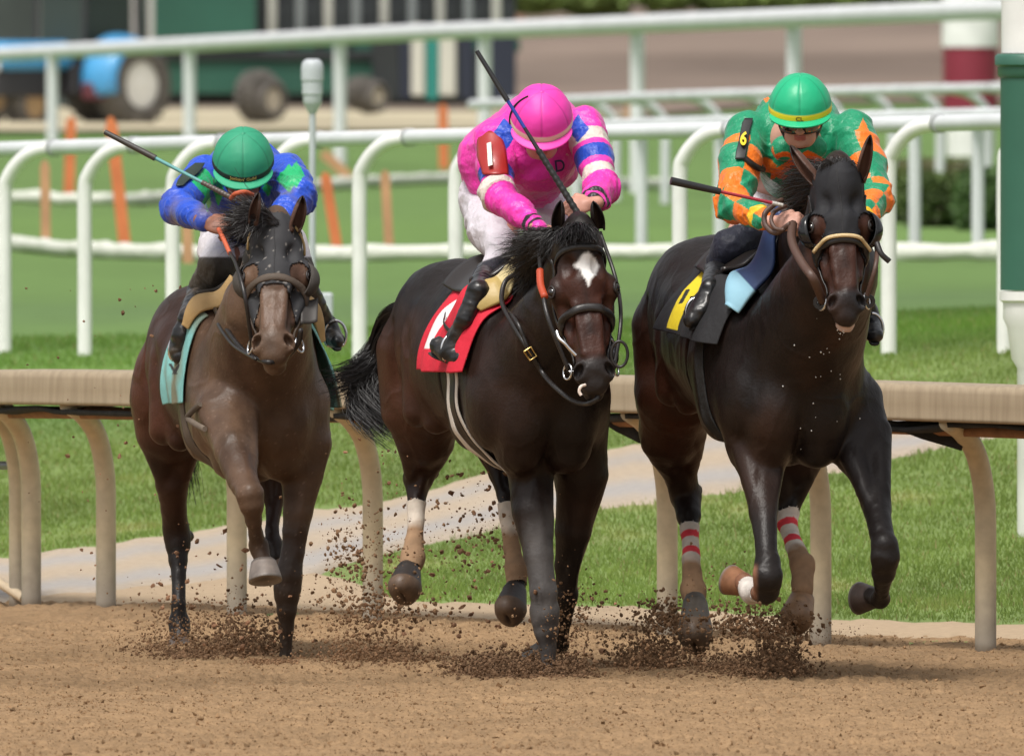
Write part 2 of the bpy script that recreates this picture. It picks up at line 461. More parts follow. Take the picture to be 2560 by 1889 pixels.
def dirt_col(V):
    n = fbm(V*A3(.9, .35, 0), 3, 31)[:, None]; f = np.clip(fbm(V*A3(9, 5, 0), 2, 33)*1.8, -1, 1)[:, None]
    c = A3(.295, .190, .103)*(1 + .10*n + .10*f)
    band = np.exp(-((V[:, 1:2]-99.3-n*.5)/1.0)**2)*.22 + np.exp(-((V[:, 1:2]-102.6)/.9)**2)*.12   # moister, churned strip
    return c*(1-band)
m_dirt = mat('dirt', attr='Col', rough=.95, var=(45, .16), bump=(160, .8, .006), bump2=(60, .7, .01), spec=.15)
Dd = np.concatenate([np.arange(80, 88, .25), np.arange(88, 108, .023), np.arange(108, 114, .08)])
tag(ground_sheet('dirt_track', lambda D: (-2.35*D/100, 2.35*D/100), Dd, 560, .004, m_dirt, dirt_col, dirt_bump), kind='structure')
def side_dirt(x0, x1):
    return tag(ground_sheet('dirt_track', lambda D: (x0*D/100, x1*D/100), np.arange(60, 112, .5), 40, .004, m_dirt, dirt_col, lambda V: .01*fbm(V*A3(3, 2, 0), 2, 5)), kind='structure')
side_dirt(-9, -2.35); side_dirt(2.35, 9)

EDGE = .8      # outer rows dip below the ground so that the strip has no visible rim
def strip(name, up, lo, zoff, material, colfn, nx=90, ny=10, extra=0):
    xs = np.linspace(-140, 2700, nx)
    yu = np.interp(xs, [p[0] for p in up], [p[1] for p in up]); yl = np.interp(xs, [p[0] for p in lo], [p[1] for p in lo])
    P = np.zeros((nx, ny, 3))
    for i in range(nx):
        a = gp(xs[i], yu[i] + 3*math.sin(xs[i]*.031) + 2*math.sin(xs[i]*.11)); b = gp(xs[i], yl[i] + 3*math.sin(xs[i]*.027+1) + 2*math.sin(xs[i]*.13))
        for j in range(ny): P[i, j] = a + (b-a)*j/(ny-1)
    if name == 'verge': zoff = zoff - .07*np.clip((edge_D(P[..., 0], 0) - .35 - P[..., 1])/.5, 0, 1)
    P[..., 2] = terr(P[..., 0], P[..., 1]) + zoff + EDGE*np.minimum(0, np.minimum(np.linspace(0, 1, ny), np.linspace(1, 0, ny)) - .06)[None]
    V = P.reshape(-1, 3); i, j = np.meshgrid(np.arange(nx-1), np.arange(ny-1), indexing='ij'); i = i.ravel(); j = j.ravel()
    Fq = np.stack([i*ny+j, i*ny+j+1, (i+1)*ny+j+1, (i+1)*ny+j], 1)
    C = colfn(V, np.tile(np.linspace(0, 1, ny), nx)) if colfn else None
    return tag(make_mesh(name, V, Fq, material, None, C), kind='structure')
m_sand = mat('sand', attr='Col', rough=.95, var=(25, .10), bump=(70, .5, .01), spec=.15)
# pale sandy verge under the near rail
verge_up = [(-140, 1504), (0, 1494), (300, 1468), (560, 1440), (800, 1424), (880, 1440), (960, 1487), (1100, 1500), (1500, 1506), (1800, 1522), (2100, 1538), (2700, 1552)]
strip('verge', verge_up, [(-140, 1560), (300, 1560), (900, 1600), (1600, 1650), (2100, 1690), (2700, 1720)], .006, m_sand,
      lambda V, t: A3(.40, .30, .20)*(1+.12*fbm(V*A3(2, .6, 0), 3, 4))[:, None], ny=14)
path_up = [(-140, 1410), (0, 1393), (290, 1354), (560, 1314), (791, 1268), (956, 1255), (1096, 1215), (1234, 1174), (1530, 1120), (1800, 1070), (2100, 1040), (2700, 985)]
path_lo = [(-140, 1518), (0, 1509), (290, 1482), (560, 1455), (791, 1440), (880, 1402), (956, 1380), (1096, 1354), (1234, 1322), (1530, 1268), (1799, 1235), (2218, 1151), (2368, 1112), (2700, 1060)]
def path_col(V, t):
    n = fbm(V*A3(1.5, .5, 0), 3, 8)[:, None]
    g = np.clip(np.exp(-((t-.78)/.14)**2) + np.exp(-((t-.3)/.1)**2)*.8 + .25*n[:, 0], 0, 1)[:, None]
    return (A3(.42, .335, .245)*(1-g) + A3(.35, .325, .305)*g)*(1+.08*n)
strip('path', path_up, path_lo, .016, m_sand, path_col, ny=24)

# far dirt track and the bank behind it
m_far = mat('far_dirt', attr='Col', rough=.95, var=(.6, .15), spec=.1)
def far_col(V):
    n = fbm(V*A3(.25, .03, 0), 3, 12)[:, None]; u = ((V[:, 0]/V[:, 1]*F_PX+1280)/2560)[:, None]
    pale = np.clip((425-V[:, 1:2])/8, 0, 1)*np.clip((.75-u)*4, 0, 1)
    return (A3(.195, .150, .122)*(1+.35*fbm(V*A3(.12, .02, 0), 2, 14)[:, None])*(1-pale) + A3(.50, .44, .31)*pale)*(1+.2*n)
def far_sheet():
    Ds = np.linspace(0, 1, 60); nx = 50; P = np.zeros((60, nx, 3)); us = np.linspace(-.4, 1.4, nx)
    for i, t in enumerate(Ds):
        D0 = np.interp(us, [0, .5, .8], [352, 370, 470]); D = D0 + (1400-D0)*t**2
        P[i, :, 0] = (us*2560-1280)/F_PX*D; P[i, :, 1] = D
    P[..., 2] = terr(P[..., 0], P[..., 1]) + .05
    V = P.reshape(-1, 3); i, j = np.meshgrid(np.arange(59), np.arange(nx-1), indexing='ij'); i = i.ravel(); j = j.ravel()
    return tag(make_mesh('far_track', V, np.stack([i*nx+j, i*nx+j+1, (i+1)*nx+j+1, (i+1)*nx+j], 1), m_far, None, far_col(V)), kind='structure')
far_sheet()

def blade_mat():
    m = bpy.data.materials.new('grass_blade'); m.use_nodes = True; t = m.node_tree; t.nodes.clear(); N = t.nodes.new; L = t.links.new
    a = N('ShaderNodeAttribute'); a.attribute_name = 'Col'; d = N('ShaderNodeBsdfDiffuse'); tr = N('ShaderNodeBsdfTranslucent'); mx = N('ShaderNodeMixShader'); o = N('ShaderNodeOutputMaterial')
    mx.inputs[0].default_value = .5; L(a.outputs['Color'], d.inputs['Color']); L(a.outputs['Color'], tr.inputs['Color']); L(d.outputs[0], mx.inputs[1]); L(tr.outputs[0], mx.inputs[2]); L(mx.outputs[0], o.inputs['Surface']); return m
# grass blades standing on the turf between the near rail and the white rail
def grass():
    n = 240000
    px = rng.uniform(-60, 2620, n); D = 103 + 45*rng.random(n)**1.35
    X = (px-1280)/F_PX*D; Z = terr(X, D)
    qx, qy = to_px(np.stack([X, D, Z], 1))
    pu = np.interp(qx, [p[0] for p in path_up], [p[1] for p in path_up]); pl = np.interp(qx, [p[0] for p in path_lo], [p[1] for p in path_lo])
    vu = np.interp(qx, [p[0] for p in verge_up], [p[1] for p in verge_up])
    jit = rng.normal(0, 5, n)
    ok = ((qy+jit < pu) | (qy+jit > pl)) & (qy+jit*.8 < vu)
    ok &= ~((qx < 900) & (qy > pu-2+jit*.5))
    X, D, Z = X[ok], D[ok], Z[ok]; n = len(X)
    base = np.stack([X, D, Z-.01], 1)
    h = rng.uniform(.016, .036, n)*(1 + .5*vnoise(base*1.5, 4)); w = rng.uniform(.0022, .0045, n)
    a = rng.uniform(0, math.pi, n); lean = rng.normal(0, .35, (n, 2))
    sd_ = np.stack([np.cos(a), np.sin(a)*.6, 0*a], 1)*w[:, None]
    tip = base + np.stack([lean[:, 0]*h, lean[:, 1]*h, h], 1)
    V = np.stack([base-sd_, base+sd_, tip], 1).reshape(-1, 3)
    c = turf_col(base)*np.array([1.32, 1.30, 1.15])*rng.uniform(.88, 1.14, n)[:, None]
    dry = (rng.random(n) < .05)[:, None]; c = np.where(dry, A3(.34, .29, .14), c)
    o = make_mesh('grass', V, np.arange(3*n).reshape(-1, 3), blade_mat(), None, np.repeat(c, 3, 0), smooth=False)
    tag(o, 'short green grass blades between the tan rail and the white rail', 'grass', kind='stuff')
grass()

# ================================================================== NEAR TAN RAIL
m_tan = mat('tan_paint', (.56, .45, .31), rough=.5, var=(6, .16), bump=(30, .15, .01), coat=.1)
def stain_mat():
    m = mat('rail_cover', (.50, .40, .275), rough=.55, coat=.08)
    t = m.node_tree; N = t.nodes.new; L = t.links.new; b = t.nodes['Principled BSDF']
    tc = N('ShaderNodeTexCoord'); mp = N('ShaderNodeMapping'); mp.inputs['Scale'].default_value = (34, 11, 1.6)
    n = N('ShaderNodeTexNoise'); n.inputs['Scale'].default_value = 1.5; n.inputs['Detail'].default_value = 6
    L(tc.outputs['Object'], mp.inputs[0]); L(mp.outputs[0], n.inputs['Vector'])
    r = N('ShaderNodeValToRGB'); r.color_ramp.elements[0].position = .35; r.color_ramp.elements[0].color = (.30, .23, .148, 1)
    r.color_ramp.elements[1].position = .62; r.color_ramp.elements[1].color = (.37, .29, .19, 1)
    L(n.outputs['Fac'], r.inputs[0]); L(r.outputs[0], b.inputs['Base Color']); return m
m_cover = stain_mat()
m_rub = mat('black_rubber', (.02, .02, .02), rough=.8, var=(12, .4), bump=(25, .4, .02))
m_post = mat('tan_post', attr='Col', rough=.5, var=(20, .10), coat=.1)
def tan_rail():
    pts = [(-400, 1500, 113.5, 985), (0, 1520, 111.0, 957), (600, 1550, 108.6, 962), (1300, 1580, 106.2, 968), (2000, 1625, 103.9, 981), (2460, 1643, 102.8, 995), (2900, 1660, 101.8, 1010)]
    root = empty('safety_rail', gp(1280, 1600), 'long tan safety rail with curved posts and a wide rounded top running behind the horses', 'rail')
    C = smooth_path([at(x, yc, D) for x, yb, D, yc in pts], 12)
    # wide rounded cover: section across (perpendicular to the rail) half width .17, overhanging the track
    T = np.gradient(C, axis=0); T /= np.linalg.norm(T, axis=1, keepdims=True)
    S = np.cross(T, [0, 0, 1.]); S /= np.linalg.norm(S, axis=1, keepdims=True)     # towards the viewer / right
    prof = [(-.20, -.070), (-.205, -.02), (-.19, .035), (-.17, .050), (-.10, .056), (0, .058), (.12, .057), (.165, .054), (.185, .044), (.193, .030), (.196, .020), (.199, -.03), (.201, -.070), (.203, -.078), (.203, -.088), (.196, -.094), (.185, -.090), (.180, -.07), (.0, -.06)]
    n = len(C); k = len(prof); V = np.array([C[i] + S[i]*a + np.array([0, 0, b]) for i in range(n) for a, b in prof])
    Fq = np.array([(i*k+j, (i+1)*k+j, (i+1)*k+(j+1) % k, i*k+(j+1) % k) for i in range(n-1) for j in range(k)])
    make_mesh('rail_cover', V, Fq, m_cover, root)
    b = MB()      # rusty lower beam and the black underside
    b.tube(C - np.array([0, 0, .128]) + S*.06, .028, 10); b.build('rail_beam', mat('rust_beam', (.27, .13, .06), rough=.7, var=(15, .3)), root, True)
    P = np.stack([C + S*.17 - np.array([0, 0, .088]), C + S*.02 - np.array([0, 0, .10]) , C - S*.16 - np.array([0, 0, .088])], 1)
    drop = .028*(1+fbm(np.repeat(C, 3, 0)*3, 2, 2).reshape(-1, 3)); P[..., 2] -= drop
    grid_sheet(P, .02, 'rubber_lining', m_rub, root)
    # posts
    posts = [(-130, 1512), (42, 1520, -16), (78, 1520), (265, 1527), (592, 1545), (932, 1560), (1668, 1590), (2052, 1618), (2464, 1645)]
    for q in posts:
        px, py = q[:2]
        D = np.interp(px, [p[0] for p in pts], [p[2] for p in pts]) + .25
        i = int(np.argmin(np.abs(C[:, 1]-D+.2))); 
        base = at(px, py, D); base[2] = -.02; base[1] = D
        ctop = C[i] + (C[min(i+1, n-1)]-C[i])*0
        top = np.array([base[0]-.155, base[1]-.32, C[i][2]-.09])
        h = top[2]
        path = [base, base+A3(0, 0, h*.45), base+A3(-.004, -.005, h*.68), base+A3(-.035, -.06, h*.86), base+A3(-.09, -.18, h*.965), top]
        pv, pf = tube_vf(smooth_path(path, 6), .043 if len(q) < 3 else .034, 16)
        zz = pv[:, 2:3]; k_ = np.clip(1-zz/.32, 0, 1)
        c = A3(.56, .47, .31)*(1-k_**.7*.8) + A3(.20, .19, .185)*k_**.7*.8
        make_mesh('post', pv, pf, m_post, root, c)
    # triangular black flaps under the cover beside two posts
    for px, w in ((2335, 150), (1560, 90)):
        D = np.interp(px, [p[0] for p in pts], [p[2] for p in pts]) - .12; y = np.interp(px, [p[0] for p in pts], [p[3] for p in pts])
        a = at(px-w*.95, y+62, D+.1); b_ = at(px+w*.55, y+58, D-.1); c_ = at(px+w*.45, y+135, D-.1); d = at(px-w*.2, y+105, D)
        P = np.zeros((6, 5, 3))
        for i in range(6):
            for j in range(5):
                s, t = i/5, j/4; P[i, j] = (a*(1-s)+b_*s)*(1-t) + (d*(1-s)+c_*s)*t; P[i, j, 1] += .01*math.sin(7*s+5*t)
        grid_sheet(P, .012, 'rubber_flap', m_rub, root)
    # low side bars at the far left
    b = MB(); b.tube([at(-90, 1163, 111.6), at(38, 1163, 111.2)], .019, 10); b.build('side_bar', mat('grey_steel', (.25, .26, .27), rough=.45, metal=.6), root, True)
    b = MB(); b.tube([at(-90, 1400, 111.4), at(60, 1495, 111.0)], .022, 10); b.build('brace', m_tan, root, True)
tan_rail()

# ================================================================== WHITE RAILS
m_white = mat('white_paint', (.82, .81, .80), rough=.42, var=(4, .09), bump=(30, .1, .004), coat=.15)
m_white2 = mat('dull_white_paint', (.66, .68, .70), rough=.5, var=(2, .10))
m_clamp = mat('rail_clamp', (.40, .41, .42), rough=.5)
def white_rail(label, line, posts, hoop, r, ground_y=None, name='turf_rail', m=m_white, rp=None, grp=None):
    """line: (px, py, D) of the tube; posts: px; hoop: lateral px offset from post to rail joint"""
    root = empty(name, at(*line[0]), label, 'rail', grp); root.location.z = float(terr(root.location.x, root.location.y))
    C = smooth_path([at(*p) for p in line], 10)
    b = MB(); b.tube(C, r, 14); b.build('top_rail', m_white2 if hoop else m, root, True)
    LX = [p[0] for p in line]; LD = [p[2] for p in line]; Ly = [p[1] for p in line]
    for px in posts:
        jx = px + hoop; D = np.interp(jx, LX, LD); j = at(jx, np.interp(jx, LX, Ly), D)
        Dp = D + (.18 if hoop else 0); b0 = at(px, 500, Dp); b0[2] = terr(b0[0], Dp) - .02; H = j[2] - b0[2]
        if hoop:
            dv = j - (b0 + A3(0, 0, H)); rr = min(abs(dv[0])*1.0, .3)
            path = [b0, b0+A3(0, 0, (H-rr)*.5), b0+A3(0, 0, H-rr)]
            for a in (25, 50, 70):
                t = math.radians(a); path.append(b0 + A3(0, 0, H-rr) + dv*(1-math.cos(t))*A3(1, 1, 0) + A3(0, 0, rr*math.sin(t)))
            path.append(j - A3(dv[0]*.02, .0, -.0))
            pp = smooth_path(path, 5)
        else: pp = np.array([b0, b0+A3(0, 0, H*.5), j])
        b = MB(); b.tube(pp, rp or r*.93, 14); po = b.build('post', m, root, True)
        if hoop:
            t = nrm(at(jx+30*np.sign(hoop), np.interp(jx+30*np.sign(hoop), LX, Ly), np.interp(jx+30*np.sign(hoop), LX, LD)) - j)
            b = MB(); b.tube([j - t*.02, j + t*.05], r*1.16, 14); b.build('clamp', m_clamp, root, True)
    return root
white_rail('nearest white rail on hooped posts crossing the whole width just behind the riders', [(-200, 384, 146), (0, 374, 145), (700, 352, 141), (1280, 338, 137.5), (1900, 322, 134.2), (2300, 310, 132.2), (2700, 300, 130)],
           [-215, 11, 212, 432, 672, 899, 1140, 1700, 2222, 2512], 122, .044)
white_rail('white hooped rail crossing the turf behind the green rider, its posts topped by small arches', [(1180, 262, 262), (1700, 240, 250), (2400, 222, 240), (2700, 218, 236)],
           [1540, 1663, 1798, 1935, 2105, 2230, 2350, 2470, 2590], -105, .05, m=m_white2)
white_rail('middle white rail of straight posts seen between the two hooped rails', [(1380, 318, 206), (1700, 308, 199), (2300, 290, 190), (2700, 280, 186)],
           [1440, 1604, 1800, 1980, 2287, 2445, 2620], 0, .05, m=m_white2)
white_rail('high white outer rail rising toward the upper right with straight posts', [(-250, 152, 348), (0, 136, 340), (470, 112, 318), (1000, 84, 292), (1280, 73, 278), (1800, 52, 258), (2350, 30, 242), (2700, 20, 235)],
           [-90, 131, 474, 850, 1212, 1593, 1985], 0, .095, name='outer_rail', m=mat('outer_white', (.72, .73, .75), rough=.5, var=(1, .07)), rp=.075)

# ragged white tape lying on posts across the turf
def tape(pts, label, seed):
    r_ = np.random.default_rng(seed); C = smooth_path([gp(x, y) + A3(0, 0, .05) for x, y in pts], 26)
    C[:, 2] += .018*fbm(C*4, 2, seed); R = .055 + .04*np.clip(fbm(C*A3(2.5, 2, 1), 2, seed+1), 0, 1)
    b = MB(); b.tube(C, R, 8); o = b.build('boundary_rope', mat('dirty_white_rope', (.66, .67, .60), rough=.9, bump=(10, .6, .05)), None, True)
    tag(o, label, 'rope', 'white ropes across the turf')
tape([(-60, 505), (300, 512), (420, 505), (900, 468), (1150, 456)], 'upper white rope across the turf left of the pink rider', 1)
tape([(-60, 612), (200, 640), (600, 650), (1150, 650), (1900, 650), (2600, 648)], 'lower white rope running along the turf behind all three riders', 2)
tape([(1430, 470), (1560, 470), (1700, 470)], 'short white rope on the turf between the pink and green riders', 3)

# orange stakes
m_or = mat('orange_paint', (.66, .19, .07), rough=.7, var=(4, .15)); m_or2 = mat('faded_orange_paint', (.52, .28, .15), rough=.7, var=(4, .15))
def stake(x0, y0, x1, y1, w, label, m):
    b = gp(x1, y1); D = b[1]; t = at(x0, y0, D); d = nrm(t-b); s = nrm(np.cross(d, [0, 1, 0])); hw = w/2/F_PX*D; th = .02
    P = []
    for e, sc_ in ((b - d*.03, 1), (b + (t-b)*.93, 1), (t, .35)):
        for sx, sy in ((-1, -1), (1, -1), (1, 1), (-1, 1)): P.append(e + s*hw*sx*sc_ + A3(0, th*sy, 0))
    Fq = [(0, 3, 2, 1), (8, 9, 10, 11)] + [(l*4+i, l*4+(i+1) % 4, (l+1)*4+(i+1) % 4, (l+1)*4+i) for l in (0, 1) for i in range(4)]
    o = make_mesh('marker_stake', np.array(P), Fq, m, None, smooth=False); tag(o, label, 'stake', 'orange stakes in the turf')
for s_ in [(112, 400, 115, 625, 24, 'faded orange stake leftmost of the tall ones on the turf', m_or2), (178, 292, 172, 492, 26, 'orange stake just right of the leftmost white hoop, ending above the rope', m_or),
           (276, 292, 312, 612, 30, 'tall orange stake leaning right behind the second white hoop', m_or), (468, 560, 470, 655, 26, 'short faded orange stake beside the blue rider', m_or2),
           (806, 380, 868, 440, 26, 'small faded orange board leaning hard beside the grey pole', m_or2), (812, 430, 846, 640, 26, 'orange stake leaning right of the grey pole', m_or),
           (962, 425, 974, 642, 24, 'rust orange stake left of the pink rider', m_or2), (10, 450, 14, 496, 22, 'short orange stake at the left edge of the turf', m_or),
           (1107, 260, 1110, 420, 24, 'orange stake close behind the pink rider', m_or), (1575, 260, 1578, 330, 26, 'faded orange stake in the gap right of the pink rider', m_or2)]:
    stake(*s_)

# grey pole with a cylinder head
def sensor_pole():
    D = 138; c = at(781, 500, D); z0 = float(terr(c[0], D)); root = empty('sensor_pole', (c[0], D, z0), 'thin grey pole with a cylinder head standing beside the blue rider', 'pole')
    g = mat('grey_plastic', (.50, .53, .56), rough=.45, var=(8, .06)); zt = at(781, 275, D)[2]; z1 = at(781, 143, D)[2]; base = np.array([c[0], D, 0])
    b = MB(); b.tube([base+A3(0, 0, z0-.05), base+A3(0, 0, zt)], .018, 12); b.build('pole', g, root, True)
    hh = z1-zt; b = MB(); b.lathe(base+A3(0, 0, zt-.02), [(.02, 0), (.035, .03), (.045, .05), (.05, .06), (.05, .1), (.056, .105), (.056, hh*.62), (.061, hh*.63), (.061, hh*.82), (.058, hh*.93), (.05, hh*.99), (.03, hh+.01)], 28)
    b.build('sensor_head', g, root, True)
    b = MB(); q = at(812, 778, D); b.box((q[0]-.01, D-.02, q[2]), (.11, .09, .2), bev=.01); b.build('control_box', g, root)
sensor_pole()

# column at the right edge: white top, green shaft, white foot
def edge_column():
    D = 114; c = at(2585, 600, D); z = lambda y: at(2585, y, D)[2]
    gr = mat('green_paint', (.035, .125, .085), rough=.45, var=(3, .08), coat=.1)
    root = empty('column', (c[0], D, 0), 'green column with a white top and white foot at the right edge', 'column')
    s = .15
    b = MB(); b.lathe((c[0], D, z(725)), [(s, 0), (s, z(190)-z(725))], 40); b.build('shaft', gr, root, True)
    b = MB(); h0 = z(195); k = z(135)-h0; b.lathe((c[0], D, h0), [(s+.002, 0), (s+.012, .012), (s+.012, k*.45), (s+.025, k*.55), (s+.025, k*.9), (s+.014, k), (s-.02, k+.002)], 40); b.build('capital', gr, root, True)
    b = MB(); b.lathe((c[0], D, z(133)), [(s-.004, 0), (s-.004, 1.2)], 40); b.build('column_top', m_white, root, True)
    f = z(728)+.05; b = MB(); b.lathe((c[0], D, -.05), [(s-.075, 0), (s-.075, f-.34), (s-.05, f-.30), (s-.03, f-.16), (s-.012, f-.12), (s-.012, f-.05), (s+.004, f-.04), (s+.004, f)], 40); b.build('column_foot', m_white, root, True)
edge_column()
# maroon and white furlong pole
def furlong_pole():
    D = 300; c = at(2426, 300, D); z = lambda y: at(2426, y, D)[2]; z0 = float(terr(c[0], D)); r = .335
    root = empty('furlong_pole', (c[0], D, z0), 'thick round pole striped white and maroon, left of the green column', 'pole')
    mm = mat('maroon_paint', (.25, .025, .05), rough=.5, var=(2, .08))
    b = MB(); b.lathe((c[0], D, z0-.1), [(r*.5, 0), (r*.5, .25), (r*.86, .3), (r*.86, z(285)-z0+.1)], 32); b.build('white_foot', m_white, root, True)
    b = MB(); b.lathe((c[0], D, z(285)), [(r*.96, 0), (r*.96, z(118)-z(285))], 32); b.build('maroon_band', mm, root, True)
    b = MB(); b.lathe((c[0], D, z(118)), [(r, 0), (r, 1.6), (r*.6, 1.85), (.02, 1.95)], 32); b.build('white_band', m_white, root, True)
furlong_pole()

# leafy bushes and the far hedge
def leaf_mass(name, label, cat, boxes, n, size, col, parent=None, group=None):
    """boxes: (centre, radii) ellipsoids filled with leaf faces; woody stems inside"""
    P = []
    for c, r in boxes:
        k = int(n/len(boxes)); d = rng.normal(size=(k, 3)); d /= np.linalg.norm(d, axis=1, keepdims=True)
        q = np.array(c) + d*np.array(r)*(rng.random((k, 1))**.33)
        q += d*np.array(r)*.18*fbm(q*2.5, 2, 5)[:, None]*2; P.append(q)
    P = np.concatenate(P); k = len(P); a = rng.normal(size=(k, 3)); a /= np.linalg.norm(a, axis=1, keepdims=True)
    b = np.cross(a, rng.normal(size=(k, 3))); b /= np.linalg.norm(b, axis=1, keepdims=True); s = size*rng.uniform(.6, 1.4, (k, 1))
    V = np.stack([P-a*s, P-b*s*.5, P+a*s, P+b*s*.5], 1).reshape(-1, 3)
    c = np.array(col)*(1+.45*fbm(P*1.3, 2, 6)[:, None])*rng.uniform(.6, 1.5, (k, 1))
    root = empty(name, (boxes[0][0][0], boxes[0][0][1], boxes[0][0][2]-boxes[0][1][2]), label, cat, group)
    make_mesh('foliage', V, np.arange(4*k).reshape(-1, 4), mat('leaf', attr='Col', rough=.6, spec=.3), root, np.repeat(c, 4, 0), smooth=False)
    sb = MB()
    for c0, r in boxes:
        for _ in range(4):
            e = np.array(c0) + rng.uniform(-.6, .6, 3)*np.array(r); g = np.array([c0[0]+(e[0]-c0[0])*.3, c0[1], c0[2]-r[2]]); sb.tube([g, (g+e)/2+rng.normal(0, .03, 3), e], [.03, .02, .008], 6)
    sb.build('stem', mat('bark', (.10, .07, .05), rough=.9), root, True)
    return root
for x, y, w, h, D, c, lb in [(2215, 560, 85, 75, 232, (.10, .13, .03), 'low olive green bush just right of the green rider'), (2360, 570, 110, 80, 226, (.065, .10, .025), 'broad dark bush under the maroon and white pole'), (2470, 560, 70, 90, 222, (.06, .115, .03), 'bush nearest the green column'), (2300, 440, 130, 50, 260, (.13, .13, .06), 'dry brownish bush behind the broad dark bush')]:
    c0 = at(x, y, D); s = D/F_PX; g = float(terr(c0[0], D)); hh = h*s
    leaf_mass('bush', lb, 'bush', [((c0[0]+o*w*s*.5, D+o*.2, max(c0[2], g+hh*.8)+o*.0), (w*s*.7, .5, hh)) for o in (-1, 0, 1)], 5200, .028, c, group='bushes beside the white rails')
for i in range(7):
    x = 1330 + i*165; c0 = at(x, -10 + 6*math.sin(i*2.3), 640); s = 640/F_PX
    leaf_mass('hedge_bush', ['first', 'second', 'third', 'fourth', 'fifth', 'sixth', 'seventh'][i] + ' clump from the left in the far green hedge above the high white rail', 'hedge', [((c0[0], 640, c0[2]), (100*s, 1.2, (46+5*math.sin(i*1.7))*s))], 4500, .12, (.14, .20, .05), group='hedge along the far side')
def far_wall():
    c = at(1200, -20, 660); s = 660/F_PX; root = empty('brick_wall', (c[0], 660, float(terr(c[0], 660))), 'small piece of far reddish brick wall left of the hedge', 'wall')
    b = MB(); b.box((c[0], 660, c[2]+.2), (110*s*2, .5, 1.9)); b.build('wall', mat('far_brick', (.42, .25, .19), rough=.9, var=(3, .2)), root)
    b = MB(); b.box((c[0], 660, c[2]+1.2), (110*s*2+.2, .7, .12), bev=.03); b.build('coping', mat('stone', (.5, .47, .42), rough=.9), root)
far_wall()
# ================================================================== TRACTOR AND STARTING GATE (far behind, out of focus)
def wheel(parent, c, r, w, axis, rim_col, name='wheel'):
    tyre = mat('tyre_rubber', (.11, .10, .09), rough=.9, var=(5, .3)); rm = mat('rim_'+name+str(rim_col[0]), rim_col, rough=.5, var=(4, .1))
    wo = empty(name, c, None, None); wo.parent = parent; wo.matrix_parent_inverse = Matrix.Translation(-parent.location)
    a = nrm(axis); b = MB()
    b.lathe(np.array(c)-a*w/2, [(r*.58, .0), (r*.8, -.02), (r*.95, .02*w), (r, w*.2), (r, w*.8), (r*.95, w*.98), (r*.8, w+.02), (r*.58, w)], 40, a, caps=False)
    u = nrm(np.cross(a, [0, 0, 1])); v = np.cross(a, u)
    for i in range(22):        # lugs
        t = 2*math.pi*i/22; d = u*math.cos(t) + v*math.sin(t); e = np.cross(a, d)
        for sgn in (-1, 1):
            q = np.array(c) + a*w*.22*sgn + d*r*1.0 + e*.04*sgn; b.tube([q - a*w*.2*sgn + e*.05, q + a*w*.2*sgn - e*.05], .035*r/.6, 5)
    t_ = b.build('tyre', tyre, wo, True)
    b = MB(); b.lathe(np.array(c)-a*w*.42, [(r*.6, 0), (r*.6, w*.84), (r*.54, w*.84), (r*.48, w*.55), (r*.2, w*.5), (r*.16, w*.75), (.02, w*.78)], 32, a)
    b.lathe(np.array(c)+a*w*.42, [(r*.6, 0), (r*.55, 0), (r*.48, -w*.28), (r*.2, -w*.3), (r*.16, .0), (.02, 0.01)], 32, a)
    b.build('rim', rm, wo, True)
    return wo
def reparent(o, p): o.parent = p; o.matrix_parent_inverse = Matrix.Translation(-p.location)
